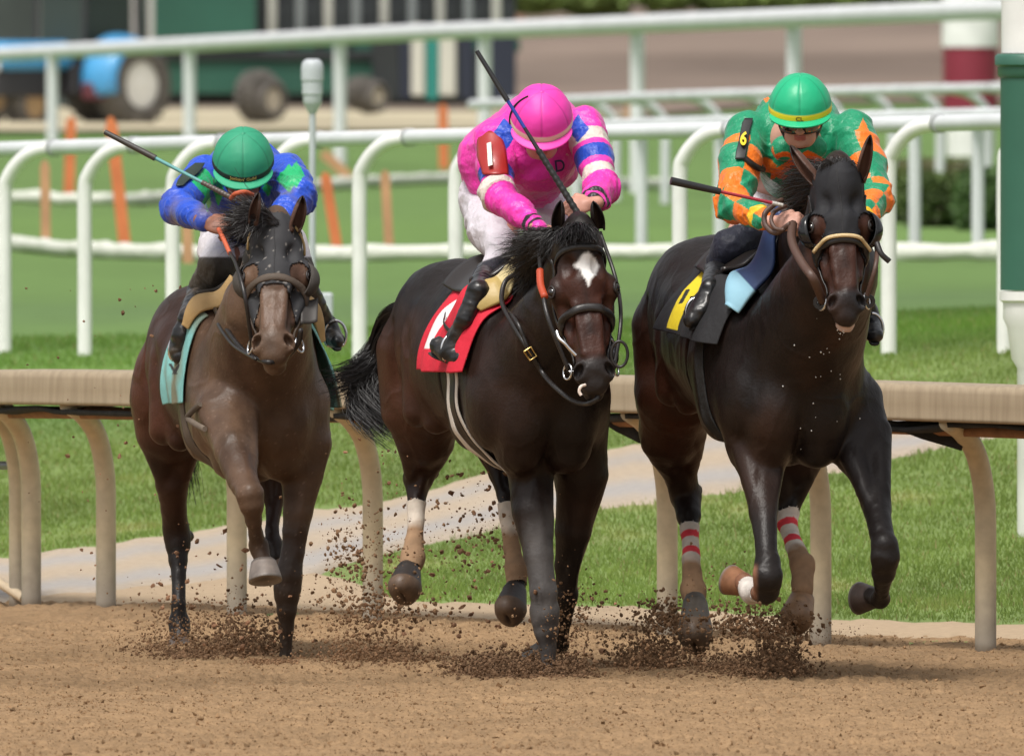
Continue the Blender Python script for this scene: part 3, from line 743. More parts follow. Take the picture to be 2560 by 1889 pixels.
def tractor():
    D = 374; blue = mat('blue_paint', (.06, .30, .58), rough=.4, var=(2, .1), coat=.2); dark = mat('dark_metal', (.035, .035, .04), rough=.6)
    g = lambda x, y, dd=0: at(x, y, D+dd)
    c0 = g(200, 310); root = empty('tractor', (c0[0], D, float(terr(c0[0], D))), 'blue farm tractor with a big white hubbed rear wheel at the upper left', 'tractor')
    ax = nrm(A3(.72, -.70, 0))
    s = D/F_PX
    wheel(root, g(332, 212), 104*s, .42, ax, (.72, .71, .68), 'rear_wheel'); wheel(root, g(250, 200, 1.5), 104*s, .42, ax, (.72, .71, .68), 'rear_wheel')
    wheel(root, g(72, 262, -.2), 62*s, .3, ax, (.45, .30, .16), 'front_wheel'); wheel(root, g(-25, 245, 1.0), 62*s, .3, ax, (.45, .30, .16), 'front_wheel')
    # mudguards: curved shells over the rear wheels
    for cc, nm in ((g(322, 205), 0), (g(236, 195, 1.5), 1)):
        P = np.zeros((16, 5, 3)); u = nrm(np.cross(ax, [0, 0, 1])); 
        if u[0] > 0: u = -u
        for i in range(16):
            t = math.radians(-18 + 150*i/15)
            for j in range(5): P[i, j] = cc + (u*math.cos(t) + A3(0, 0, math.sin(t)))*(118*s - .01*j*j) + ax*(-.28+.14*j)
        grid_sheet(P, .04, 'mudguard', blue, root)
    # hood, engine, cab
    fwd = nrm(np.cross([0, 0, 1], ax));  fwd = fwd if fwd[0] < 0 else -fwd
    o = g(215, 190, .7)
    b = MB(); q = o + fwd*1.25; b.box((q[0], q[1], q[2]+.30), (1.5, .62, .42), rz=math.atan2(fwd[1], fwd[0]), bev=.08, taper=.9); b.build('hood', blue, root)
    b = MB(); b.box((q[0], q[1], q[2]-.1), (1.6, .45, .4), rz=math.atan2(fwd[1], fwd[0]), bev=.03); b.box((o[0], o[1], o[2]-.05), (1.2, .7, .5), rz=math.atan2(fwd[1], fwd[0]), bev=.05); b.build('chassis', dark, root)
    b = MB(); e = q + fwd*.78; b.box((e[0], e[1], e[2]+.22), (.08, .5, .3), rz=math.atan2(fwd[1], fwd[0]), bev=.02); b.build('grille', mat('pale_grille', (.6, .62, .62), rough=.5), root)
    for k, (df, da) in enumerate(((.55, .5), (.55, -.5), (-.6, .5), (-.6, -.5))):
        p0 = o + fwd*df + ax*da; b = MB(); b.tube([p0+A3(0, 0, .15), p0+A3(0, 0, 1.6)-fwd*df*.1], .035, 8); b.build('cab_pillar', dark, root, True)
    b = MB(); b.box((o[0], o[1], o[2]+1.68), (1.5, 1.25, .14), rz=math.atan2(fwd[1], fwd[0]), bev=.04); b.build('cab_roof', blue, root)
    b = MB(); b.box((o[0], o[1], o[2]+.9), (1.05, .92, 1.2), rz=math.atan2(fwd[1], fwd[0]), bev=.05); b.build('cab_window', mat('dark_glass', (.05, .065, .06), rough=.15), root)
    b = MB(); b.box((o[0]-fwd[0]*.3, o[1]-1.0, o[2]-.22), (.5, .3, .25), bev=.03); b.build('step_box', mat('maroon_metal', (.10, .02, .03), rough=.6), root)
tractor()
def gate():
    D = 379; green = mat('gate_green', (.02, .095, .065), rough=.55, var=(.8, .15)); dk = mat('gate_dark', (.018, .022, .024), rough=.7, var=(1, .3)); cream = mat('gate_pad', (.55, .54, .48), rough=.8, var=(1, .1)); teal = mat('teal_pad', (.02, .22, .19), rough=.7); navy = mat('navy_pad', (.02, .025, .045), rough=.8)
    g = lambda x, y, dd=0: at(x, y, D+dd); s = D/F_PX; c0 = g(800, 280)
    root = empty('starting_gate', (c0[0], D, float(terr(c0[0], D))), 'dark green starting gate on trailer wheels behind the high white rail', 'starting gate')
    def panel(x0, y0, x1, y1, m, nm, dd=0, th=.25, bev=.02):
        a = g(x0, y0, dd); b_ = g(x1, y1, dd); c = (a+b_)/2; b = MB(); b.box((c[0], c[1], c[2]), (abs(b_[0]-a[0]), th, abs(a[2]-b_[2])), bev=bev); return b.build(nm, m, root)
    panel(385, -120, 640, 95, green, 'side_panel'); panel(385, 150, 1010, 235, green, 'chassis_beam', .2); panel(200, 128, 1285, 152, dk, 'frame_beam', .1, .2)
    panel(640, -120, 1290, 40, dk, 'roof_panel', 3.2, .3); panel(395, 98, 1300, 130, green, 'cross_beam', .5, .2)
    panel(395, 235, 1290, 262, dk, 'underframe', 1.2, 1.0); panel(640, 20, 1290, 240, dk, 'back_panel', 2.6, .1)
    for i in range(9):
        x = 648 + i*70
        panel(x, -60, x+16, 140, dk, 'stall_post', .3, .12); panel(x+22, -60, x+44, 120, cream if i % 2 == 0 else mat('grey_pad', (.25, .27, .27), rough=.8), 'stall_pad', .8, .1)
    for x0, x1, m, nm in ((1028, 1062, cream, 'gate_wing'), (1066, 1096, teal, 'gate_wing'), (1098, 1140, cream, 'gate_wing'), (1150, 1185, navy, 'gate_wing'), (1225, 1290, navy, 'gate_wing'), (930, 1000, dk, 'gate_wing'), (1000, 1026, navy, 'gate_wing')):
        panel(x0, 60, x1, 250 if m is not cream else 240, m, nm, -.5, .08)
    ax = nrm(A3(.72, -.70, 0))
    for x, y, r in ((645, 240, 62), (668, 250, 52), (905, 232, 40), (930, 242, 40)): wheel(root, g(x, y, -.6), r*s, .3, ax, (.5, .44, .36), 'trailer_wheel')
gate()
def back_clutter():
    # two trucks' worth of dark building behind the tractor, upper left
    D = 420; s = D/F_PX; c = at(180, -40, D); root = empty('shed', (c[0], D, float(terr(c[0], D))), 'dark shed with pale doors behind the tractor at the upper left', 'shed')
    z0 = float(terr(c[0], D)); b = MB(); b.box((c[0], D+1, z0+1.6), (460*s, 2, 3.2), bev=.03); b.build('wall', mat('shed_wall', (.045, .06, .055), rough=.8, var=(.7, .4)), root)
    for x, w, m in ((330, 40, (.35, .34, .33)), (290, 22, (.5, .36, .3)), (270, 30, (.10, .22, .2)), (110, 40, (.12, .13, .12)), (380, 20, (.4, .4, .38))):
        q = at(x, 40, D); b = MB(); b.box((q[0], D-.06, z0+1.75), (w*s, .08, 2.5), bev=.02); b.build('door', mat('shed_door%d' % x, m, rough=.8, var=(1, .2)), root)
    b = MB(); b.box((c[0], D+.8, z0+3.3), (480*s, 2.6, .2), bev=.03); b.build('roof', mat('shed_roof', (.1, .1, .1), rough=.8), root)
back_clutter()
# ================================================================== HORSES
m_coat = None
def coat_material():
    m = mat('horse_coat', attr='Col', rough=.42, var=(9, .22), bump=(90, .25, .006), bump2=(13, .28, .02, (1, 1, .55)), spec=.25)
    return m
m_hair = mat('black_hair', (.012, .010, .010), rough=.45, spec=.5)
m_leather = mat('black_leather', (.018, .015, .014), rough=.38, bump=(90, .25, .003), spec=.5)
m_brown = mat('brown_leather', (.085, .045, .032), rough=.5, bump=(80, .3, .003))
m_steel = mat('bit_steel', (.75, .75, .76), rough=.22, metal=1)
m_brass = mat('brass', (.72, .50, .18), rough=.28, metal=1)
m_eye = mat('eye_glossy', (.008, .005, .004), rough=.08, coat=1)
BLK = A3(.014, .011, .010)

class Horse:
    """o: chest front (X, D), yaw: heading off the line of sight, dzc/dzr: height shift of chest / croup"""
    def __init__(s, name, label, xc, D, yaw, dzc, dzr, hw):
        s.X = (xc-1280)/F_PX*D; s.D = D; a = math.radians(yaw)
        s.B = A3(-math.sin(a), math.cos(a), 0); s.S = A3(math.cos(a), math.sin(a), 0)
        s.dzc, s.dzr, s.hw = dzc, dzr, hw
        s.f = Sdf()
        s.root = empty(name, (s.X + s.B[0]*.8, D + s.B[1]*.8, 0), label, 'horse', 'racehorses at the gallop')
    def T(s, x, b, z):
        k = min(max(b/1.4, 0), 1)
        return A3(s.X, s.D, 0) + s.S*x + s.B*b + A3(0, 0, z + s.dzc*(1-k) + s.dzr*k)
    def axes(s, pitch=0, roll=0, yaw=0):
        """rows: lateral, back, up, rotated"""
        cy, sy = math.cos(yaw), math.sin(yaw); l = s.S*cy + s.B*sy; b = -s.S*sy + s.B*cy; u = A3(0, 0, 1)
        cp, sp = math.cos(pitch), math.sin(pitch); b, u = b*cp + u*sp, u*cp - b*sp
        cr, sr = math.cos(roll), math.sin(roll); l, u = l*cr + u*sr, u*cr - l*sr
        return np.array([l, b, u])
    def trunk(s):
        f, T, ax, w = s.f, s.T, s.axes, s.hw/.28
        L = (s.S, 1.12)
        f.ell(T(0, .42, 1.17), (.275*w, .40, .365), ax(), .05)
        f.cone(T(0, .5, 1.19), T(0, 1.05, 1.235), .325, .30, .06, (s.S, 1.14/w))
        f.cone(T(0, 1.0, 1.22), T(0, 1.3, 1.26), .285, .255, .06, L)
        f.cone(T(0, .48, 1.47), T(0, .95, 1.45), .10, .12, .10)
        f.cone(T(0, .95, 1.45), T(0, 1.35, 1.46), .13, .13, .08)
        # croup, haunches, buttocks
        f.ell(T(0, 1.36, 1.33), (.235, .33, .285), ax(.12), .05)
        for q in (-1, 1):
            f.ell(T(.112*q, 1.36, 1.31), (.155, .29, .27), ax(.1), .06)
            f.cone(T(.15*q, 1.52, 1.25), T(.16*q, 1.55, 1.02), .145, .11, .05)
            f.ell(T(.19*q, 1.16, 1.38), (.05, .08, .06), ax(), .08)
            # shoulder blade, point of shoulder, pectorals, upper arm
            f.ell(T(.165*w*q, .36, 1.22), (.108, .21, .31), ax(-.35, -.10*q), .05)
            f.ell(T(.172*w*q, .22, 1.06), (.105, .17, .18), ax(.5), .05)
            f.ell(T(.095*q, .10, 1.00), (.115, .13, .17), ax(.25), .03)
            f.ell(T(.095*q, .16, .89), (.095, .13, .10), ax(.2), .025)
            f.ell(T(.185*w*q, .47, 1.02), (.085, .16, .13), ax(-.6), .05)
            # ribs fold of the flank
            f.cone(T(.17*q, 1.12, .98), T(.22*q, 1.22, 1.22), .05, .05, .05)
            # triceps head and the groove behind the shoulder
            f.cone(T(.20*w*q, .52, 1.22), T(.215*w*q, .44, .98), .06, .055, .02)
            f.cone(T(.262*w*q, .60, 1.35), T(.27*w*q, .62, 1.0), .012, .014, .03, sub=True)
            f.cone(T(.175*w*q, .10, 1.18), T(.215*w*q, .26, .96), .012, .012, .022, sub=True)      # groove between shoulder and breast
            # thigh muscles and the groove in front of the hamstrings
            f.cone(T(.20*q, 1.22, 1.30), T(.215*q, 1.20, 1.02), .075, .065, .025)
            f.cone(T(.262*q, 1.40, 1.36), T(.245*q, 1.42, 1.02), .012, .014, .03, sub=True)
        f.cone(T(0, .3, .93), T(0, .9, 1.0), .14, .14, .06)
    def neck(s, poll, r0=(.24, 1.35), low=(0, .22, 1.16), mid=None):
        """two thick flattened cones from the shoulders to the poll"""
        f, T = s.f, s.T
        top = T(0, .48, 1.40); lowp = T(*low); P = np.array(poll)
        m1 = lowp*.5 + P*.5 if mid is None else np.array(mid)
        f.cone(lowp, m1 + A3(0, 0, .01), .27, .18, .07, (s.S, 1.06))
        f.cone(m1 + A3(0, 0, .01), P + A3(0, .05, -.06), .165, .105, .04, (s.S, r0[1]))
        cr = P*.45 + top*.55 + A3(0, 0, .03)
        f.cone(top, cr, .13, .10, .08, (s.S, 1.5)); f.cone(cr, P + A3(0, .08, 0), .10, .07, .06, (s.S, 1.5))
        for q in (-1, 1):      # muscles along the neck sides and the jugular groove
            f.cone(T(.14*q, .28, 1.22), m1 + s.S*.09*q + A3(0, 0, .05), .10, .065, .04)
            f.cone(T(.07*q, .10, 1.12), m1 + s.S*.04*q + A3(0, 0, -.09), .08, .055, .03)
            f.cone(m1 + s.S*.085*q + A3(0, 0, .05), P + s.S*.05*q + A3(0, .06, -.05), .06, .045, .03)
    def head(s, poll, lip, side, L=.62, sc=1.0):
        """poll, lip: world points; side: world vector to picture right"""
        f = s.f; P = np.array(poll); u = nrm(np.array(lip)-P); sd_ = nrm(side - u*np.dot(side, u)); n = nrm(np.cross(sd_, u))
        if n[1] > 0: n = -n
        k = np.linalg.norm(np.array(lip)-P)/.61; s.hk = k
        s.HP, s.hu, s.hs, s.hn = P, u, sd_, n
        ax = np.array([sd_, u, n])
        H = lambda a, b, c: P + sd_*a*k*sc + u*b*k + n*c*k
        s.H = H; K = k*sc
        def rot(an):     # rotate axes about lateral
            c_, s_ = math.cos(an), math.sin(an); return np.array([sd_, u*c_+n*s_, n*c_-u*s_])
        f.ell(H(0, .07, -.075), np.array((.078, .11, .085))*K, ax, .03)
        f.ell(H(0, .17, -.060), np.array((.088, .13, .062))*K, ax, .03)
        f.cone(H(0, .20, -.052), H(0, .36, -.055), .062*K, .044*K, .03, (n, 1.1))
        f.cone(H(0, .36, -.050), H(0, .50, -.055), .042*K, .042*K, .025)
        f.cone(H(0, .22, -.12), H(0, .38, -.10), .085*K, .058*K, .03)
        f.cone(H(0, .38, -.095), H(0, .51, -.085), .056*K, .052*K, .03)
        f.ell(H(0, .525, -.075), np.array((.062, .060, .058))*K, ax, .02)
        f.ell(H(0, .575, -.078), np.array((.048, .040, .045))*K, ax, .015)
        f.ell(H(0, .585, -.125), np.array((.038, .038, .030))*K, ax, .012)
        f.cone(H(0, .36, -.165), H(0, .56, -.13), .040*K, .028*K, .02)
        for q in (-1, 1):
            f.ell(H(.090*q, .195, -.072), np.array((.030, .045, .032))*K, rot(.2), .018)       # brow
            f.ell(H(.092*q, .225, -.080), np.array((.026, .030, .026))*K, ax, .012)
            f.ell(H(.060*q, .23, -.155), np.array((.040, .13, .095))*K, rot(.25), .02)      # jowl
            f.cone(H(.083*q, .25, -.098), H(.060*q, .41, -.092), .020*K, .012*K, .018)      # facial crest
            f.cone(H(.040*q, .28, -.020), H(.030*q, .47, -.022), .013*K, .012*K, .02)
            f.ell(H(.052*q, .140, -.010), np.array((.020, .034, .016))*K, ax, .03, sub=True)     # hollow above the eye
            f.ell(H(.070*q, .33, -.055), np.array((.022, .06, .020))*K, ax, .03, sub=True)
            f.ell(H(.045*q, .535, -.048), np.array((.030, .040, .030))*K, rot(-.3), .014)     # nostril wing
            f.ell(H(.054*q, .535, -.026), np.array((.0155, .027, .034))*K, np.array([nrm(sd_*.9-u*.45*q), nrm(u*.9+sd_*.45*q), n]), .008, sub=True)
            f.ell(H(.083*q, .225, -.073), np.array((.020, .018, .016))*K, ax, .006, sub=True) if False else None
        f.cone(H(-.05, .578, -.105), H(.05, .578, -.105), .004, .004, .008, sub=True)      # mouth line
    def leg(s, pts, k=.028, dark=True):
        """pts: [(px,py,D,r)] from the top"""
        P = [(at(x, y, D), r) for x, y, D, r in pts]; Q = list(P)
        for i in range(3, len(P)-1):
            c, r = P[i]
            if r > P[i-1][1] and r >= P[i+1][1]:      # a joint: bony knobs instead of a ball
                Q[i] = (c, r*.86); ax = nrm(P[i-1][0]-P[i+1][0]); l = nrm(s.S - ax*np.dot(s.S, ax)); fr = np.cross(ax, l); fr = fr if fr[1] < 0 else -fr; M = np.array([l, fr, ax])
                for q in (-1, 1):
                    s.f.ell(c + l*r*.48*q + ax*r*.28, np.array((.50, .62, .62))*r, M, .010); s.f.ell(c + l*r*.42*q - ax*r*.42, np.array((.46, .60, .50))*r, M, .010)
                s.f.ell(c + fr*r*.45, np.array((.50, .42, .80))*r, M, .012); s.f.ell(c - fr*r*.55, np.array((.40, .45, .75))*r, M, .012)
        s.f.chain(Q[:3], .05); s.f.chain(Q[2:], .012)
        if len(P) > 4:                                # muscle bellies and the tendons running out of them
            a, b = P[1], P[3]; ax = nrm(a[0]-b[0]); l = nrm(s.S - ax*np.dot(s.S, ax)); fr = np.cross(ax, l); fr = fr if fr[1] < 0 else -fr
            for q, k_ in ((-1, .52), (1, .50)):
                s.f.cone(a[0] + l*a[1]*k_*q + fr*a[1]*.32, b[0] + l*b[1]*.45*q + fr*b[1]*.25, a[1]*.60, b[1]*.50, .008)
            s.f.cone(P[2][0] + l*P[2][1]*.15 + fr*P[2][1]*.5, P[4][0] + fr*P[4][1]*.35, P[2][1]*.45, P[4][1]*.5, .008)
        return P
    def finish(s, h=.008, colfn=None):
        s.V, s.Fq = s.f.mesh(h, 5)
        n = fbm(s.V*A3(9, 9, 5), 3, 3); N = normals(s.V, s.Fq)
        vein = np.clip(.12 - np.abs(fbm(s.V*A3(9, 6, 5), 2, 12)), 0, 1)
        s.V = s.V + N*(n*.0045 + vein*.022)[:, None]
        s.N = normals(s.V, s.Fq)
        s.C = colfn(s.V, s.N)
        s.body = make_mesh('body', s.V, s.Fq, coat_material(), s.root, s.C)
    # ---- extras
    def ear(s, base, tip, w, turn=0.0):
        b, t = np.array(base), np.array(tip); a = nrm(t-b); L = np.linalg.norm(t-b)
        fr = nrm(A3(math.sin(turn), -math.cos(turn), 0)); fr = nrm(fr - a*np.dot(fr, a)); sd_ = np.cross(a, fr)
        n, m = 18, 15; P = np.zeros((n, m, 3))
        for i in range(n):
            t_ = i/(n-1); r = w*(.62 + .60*math.sin(min(t_*1.25+.25, 1.57)) )*max(1-t_**2.3, .0)**.75 + .001; cup = math.radians(120 + 20*t_)
            if t_ < .15: cup = math.radians(150)
            c = b + a*L*t_ - fr*r*.15 + fr*math.sin(t_*3.1)*.012
            for j in range(m):
                an = -cup + 2*cup*j/(m-1) + math.pi
                P[i, j] = c + (fr*math.cos(an) + sd_*math.sin(an)*.85)*r*.8
        C = np.zeros((n, m, 3)); C[:] = s.earcol; C[-4:] = s.earcol*.3; C[:, 0] *= .4; C[:, -1] *= .4
        grid_sheet(P, .006, 'ear', coat_material(), s.root, C)
    def eye(s, q, r=.019):
        c = s.f.push(s.H(.118*q, .216, -.052)[None], -.009, 8)[0]; b = MB(); r = r*s.hk
        b.lathe(c - A3(0, 0, r), [(r*math.sin(math.pi*i/12) + 1e-4, r - r*math.cos(math.pi*i/12)) for i in range(13)], 18); b.build('eye', m_eye, s.root, True)
        lid = MB(); a_ = nrm(s.hs*q*.8 + s.hn*.6); e1 = s.hu; e2 = nrm(np.cross(a_, e1))
        lid.tube([c + a_*r*.45 + e1*r*1.12*math.cos(t) + e2*r*.82*math.sin(t) for t in np.linspace(0, 6.283, 26)], r*.26, 8); make_lid = lid.build('eyelid', mat('eyelid', (.02, .014, .012), rough=.5), s.root, True)
    def hoof(s, cor, toe, front, r=.055, L=.085, col=(.05, .04, .035), shoe=True, flare=1.22):
        """cor: coronet centre, toe: centre of the ground surface, front: direction the toe points"""
        a = nrm(np.array(toe)-np.array(cor)); fr = nrm(np.array(front, float) - a*np.dot(front, a)); sd_ = np.cross(a, fr)
        L = np.linalg.norm(np.array(toe)-np.array(cor)); V = []; C = []; n = 28
        if not shoe:
            rings = [(-.20, .74), (-.06, .95), (.05, 1.0), (.35, 1.0+(flare-1)*.5), (.62, flare), (.66, flare*1.02), (.85, flare*.93), (1.0, flare*.72), (1.08, flare*.42), (1.11, flare*.12)]
        else: rings = [(-.16, .78), (-.04, .97), (.05, 1.0), (.4, 1.0+(flare-1)*.45), (.85, flare*.98), (1.0, flare), (1.02, flare*.93), (1.0, flare*.80), (.88, flare*.55)]
        for t, k in rings:
            for i in range(n):
                an = 2*math.pi*i/n; cf = math.cos(an); ff = 1.0 if cf > 0 else .82
                p = np.array(cor) + a*L*t + (fr*cf*ff*1.08 + sd_*math.sin(an))*r*k + fr*L*.35*max(t, 0)*(.6+.4*cf)
                V.append(p); cc = np.array(col)*(1 + .12*math.sin(t*22)) if 0 < t < 1 else np.array(col)*.6
                if not shoe and t > .64: cc = np.array(col)*.5 + A3(.10, .06, .035)
                if .97 < t and k >= flare*.8 and shoe: cc = A3(.22, .20, .18)
                C.append(cc)
        m = len(rings); Fq = [(l*n+i, l*n+(i+1) % n, (l+1)*n+(i+1) % n, (l+1)*n+i) for l in range(m-1) for i in range(n)]
        V += [np.array(cor)+a*L*.86 + fr*L*.3, np.array(cor)-a*L*.2]; C += [np.array(col)*.35, np.array(col)*.5]
        F3 = [((m-1)*n+(i+1) % n, m*n, (m-1)*n+i) for i in range(n)] + [(i, m*n+1, (i+1) % n) for i in range(n)]
        make_mesh('hoof', np.array(V), Fq+F3, mat('hoof_horn', attr='Col', rough=.5, var=(30, .2), bump=(60, .3, .003)), s.root, np.array(C))
    def strap(s, pts, w, off=.004, m=None, name='strap', th=.35, project=True, n=6, parent=None, image=False, close=False):
        """flat strap over the surface; pts world points (image=True: (px,py) hits on the horse)"""
        if image: pts = [s.f.ray(x, y) for x, y in pts]
        C = smooth_path(pts, n)
        if project: C = s.f.push(C, off, 4); C = relaxline(C, 2)
        G = s.f.grad(C)
        V, Fq = tube_vf(C, w/2, 10, True, (G, th))
        return make_mesh(name, V, Fq, m or m_leather, parent or s.root)
    def bandage(s, a, b, r, cols, name='leg_bandage', ext=None):
        """wrap the leg between world points a (top) and b; cols: fn(t)-> colour"""
        a, b = np.array(a), np.array(b); d = b-a; L2 = d@d
        t = ((s.V-a)@d)/L2; rad = np.linalg.norm(s.V-a-t[:, None]*d, axis=1)
        f = np.minimum(np.minimum(t, 1-t)*math.sqrt(L2), r - rad)
        V, Fq, used = shell(s.V, s.Fq, s.N, f, .001, .004)
        tt = ((V-a)@d)/L2
        N2 = fbm(V*40, 2, 5)[:, None]; C = cols(tt, V)*(1+.25*N2)
        make_mesh(name, V, Fq, mat('wrap_cloth', attr='Col', rough=.9, bump=(120, .4, .003), bump2=(30, .3, .004, (1, 1, 6))), s.root, C)
    def patch(s, b0, b1, phi0, phi1, nb, nphi, off, th, name, m, colfn=None, zc=1.2, flutter=0, mask=None, zend=None, bf=None):
        """sheet thrown over the back: b along the horse, phi angle from straight up to the side (sign picks the side)"""
        P = np.zeros((nb, nphi, 3)); U = np.zeros((nb, nphi, 2))
        for i in range(nb):
            for j in range(nphi):
                u, v = i/(nb-1), j/(nphi-1); b = b0 + (b1-b0)*u; b = bf(u, v) if bf else b; ph = math.radians(phi0 + (phi1-phi0)*v)
                c = s.T(0, b, zc); d = s.S*math.sin(ph) + A3(0, 0, math.cos(ph)); P[i, j] = c + d*.75; U[i, j] = u, v
        dirs = np.zeros_like(P); 
        for i in range(nb):
            for j in range(nphi):
                b = b0 + (b1-b0)*i/(nb-1); b = bf(i/(nb-1), j/(nphi-1)) if bf else b; dirs[i, j] = nrm(s.T(0, b, zc) - P[i, j])
        o = off if np.isscalar(off) else off(U)
        Q = P.copy()
        for _ in range(40):
            dd = s.f.eval(Q) - o; Q = Q + dirs*(dd*.8)[..., None]
        if flutter: 
            w = flutter(U, Q); Q = Q - dirs*w[..., None]
        C = colfn(U, Q) if colfn else None
        return grid_sheet(Q, th, name, m, s.root, C, None if mask is None else mask(U)), Q
    def mane_tuft(s, roots, ends, n, w=.004, spread=.04, curl=.03, name='mane', sag=.02, m=None, seg=9):
        """hair from a polyline of roots to a polyline of ends"""
        R = smooth_path(roots, 12); E = smooth_path(ends, 12); k = rng.random(n); i = (k*(len(R)-1)).astype(int); j = np.clip(((k+rng.normal(0, .06, n)).clip(0, 1)*(len(E)-1)).astype(int), 0, len(E)-1)
        a = R[i] + rng.normal(0, spread*.25, (n, 3)); b = E[j] + rng.normal(0, spread, (n, 3)); t = np.linspace(0, 1, seg)[None, :, None]
        L = rng.uniform(.55, 1.08, (n, 1, 1)); c = a[:, None] + (b-a)[:, None]*t*L
        ph = rng.uniform(0, 6.28, (n, 1)); tt = t[..., 0]
        c[..., 0] += curl*np.sin(tt*3.5+ph)*tt; c[..., 2] += curl*np.cos(tt*4+ph*1.3)*tt*.7 - sag*4*tt*(1-tt)*-1
        return hair_mesh(name, None, c, w, m or m_hair, s.root)
def relaxline(C, it):
    for _ in range(it): C[1:-1] = C[1:-1]*.5 + (C[:-2]+C[2:])*.25
    return C
def horse_color(H, base, red, dark, legz, blackness, extra=None, dust=None):
    def fn(V, N):
        z = V[:, 2:3]; n = fbm(V*3.1, 3, 41)[:, None]; n2 = fbm(V*A3(6, 3, 2), 3, 44)[:, None]
        k = np.clip(.5 + 1.2*n - blackness, 0, 1); C = dark*(1-k) + base*k
        # redder flanks and stifles, back half
        b = ((V - A3(H.X, H.D, 0)) @ H.B)[:, None]; fl = np.clip((b-.75)/.5, 0, 1)*np.clip((z-.75)/.2, 0, 1)*np.clip((1.45-z)/.25, 0, 1)
        C = C*(1-fl*.7) + red*fl*.7*(1+.25*n)
        lg = np.clip((legz - z + .06*n)/.16, 0, 1); C = C*(1-lg) + BLK*1.1*lg
        if extra is not None: C = extra(V, N, C)
        if dust is not None: C = C*(1-dust[1]) + A3(*dust[0])*dust[1] + np.clip(n2*.5+.1, 0, 1)*A3(*dust[0])*dust[2]
        return np.clip(C*(1+.15*n2), .003, 1)
    return fn
# ------------------------------------------------------------------ middle horse (number 1)
def head_frame_coords(H, V):
    d = V - H.HP; k = H.hk; return (d@H.hs)/k, (d@H.hu)/k, (d@H.hn)/k
def blob(x, y, cx, cy, rx, ry): return 1 - np.sqrt(((x-cx)/rx)**2 + ((y-cy)/ry)**2)
def face_extra(H, brown, muzzle, star=None, lip=None, holes=None):
    def fn(V, N, C):
        a, u, n = head_frame_coords(H, V); on = ((u > -.05) & (u < .7) & (n > -.28) & (np.abs(a) < .16))[:, None]
        nn = fbm(V*16, 3, 51)
        f = np.clip(blob(np.abs(a), u, .055, .30, .075, .24)*2.2 + .35*nn, 0, 1)*.9
        f = np.maximum(f, np.clip(blob(a, u, 0, .455, .06, .07)*3, 0, 1)*.9)[:, None]
        C2 = C*(1-f) + brown*f
        mz = np.clip((u-.475+.02*nn)/.035, 0, 1)[:, None]; C2 = C2*(1-mz) + muzzle*mz
        if star is not None:
            px, py = to_px(V); s = star(px, py, nn)[:, None]*(n > -.09)[:, None]; C2 = C2*(1-s) + A3(.80, .78, .76)*s
        if lip is not None: l = lip(a, u, n)[:, None]; C2 = C2*(1-l) + A3(.55, .42, .38)*l
        return np.where(on, C2, C)
    return fn
H2 = Horse('horse', 'dark bay horse with a white star, number 1 red saddlecloth, between the other two horses', 1382, 99.85, 15.5, 0, .0, .290)
H2.trunk()
poll2 = at(1447, 575, 99.35); lip2 = at(1494, 966, 99.12)
H2.neck(poll2, mid=at(1412, 800, 99.75)); H2.head(poll2, lip2, A3(1, .10, .015), sc=1.06)
L2a = H2.leg([(1290, 1000, 100.15, .12), (1318, 1110, 100.1, .09), (1328, 1276, 100.02, .073), (1347, 1391, 99.98, .056), (1358, 1480, 99.95, .052), (1362, 1535, 99.95, .058), (1366, 1575, 99.96, .046), (1370, 1620, 99.97, .028), (1372, 1690, 99.98, .027), (1374, 1740, 100, .04)])
H2.f.cone(at(1300, 1150, 100.15), at(1335, 1300, 100.05), .05, .035, .02); H2.f.ell(at(1385, 1528, 99.98), (.02, .03, .045), None, .02)
H2.leg([(1440, 1040, 100.2, .13), (1452, 1180, 100.25, .095), (1434, 1323, 100.3, .070), (1418, 1414, 100.38, .046), (1416, 1490, 100.42, .048), (1410, 1552, 100.5, .028), (1402, 1610, 100.6, .032), (1372, 1628, 100.72, .03)])
hk = H2.leg([(1078, 1010, 101.25, .15), (1060, 1100, 101.35, .105), (1052, 1150, 101.42, .066), (1046, 1195, 101.45, .058), (1042, 1250, 101.4, .033), (1040, 1300, 101.35, .027), (1036, 1350, 101.3, .029), (1031, 1396, 101.25, .045), (1024, 1428, 101.2, .037)])
H2.f.cone(at(1058, 1175, 101.5), at(1080, 1180, 101.55), .034, .028, .02); H2.f.cone(at(1080, 1180, 101.55), at(1060, 1120, 101.6), .022, .02, .02)
H2.leg([(1215, 1050, 101.1, .12), (1245, 1110, 101.2, .08), (1258, 1180, 101.2, .055), (1266, 1240, 101.1, .034), (1268, 1290, 101.05, .027), (1280, 1370, 101.0, .03), (1291, 1425, 100.95, .042), (1292, 1465, 100.92, .036)])
H2.earcol = A3(.022, .014, .012)
def star2(px, py, nn):
    d = np.abs(px-1471)/34 + np.abs(py-664)/46; return np.clip((1.0 - d + .45*nn)*5, 0, 1)
def legdust2(V, N, C):
    C = face_extra(H2, A3(.050, .016, .009), A3(.026, .021, .020), star2)(V, N, C)
    px, py = to_px(V); n = fbm(V*A3(12, 8, 6), 3, 61)
    g = np.clip((py-1230)/120, 0, 1)*np.clip((px-1300)/30, 0, 1)*np.clip((101-V[:, 1]), 0, 1)*np.clip((100.16-V[:, 1])*9, 0, 1)*np.clip(.75+.7*n, 0, 1)
    return C*(1-g[:, None]*.75) + A3(.135, .125, .12)*g[:, None]*.75
H2.finish(colfn=horse_color(H2, A3(.036, .016, .010), A3(.075, .027, .014), A3(.012, .0085, .0075), .62, .45, legdust2))
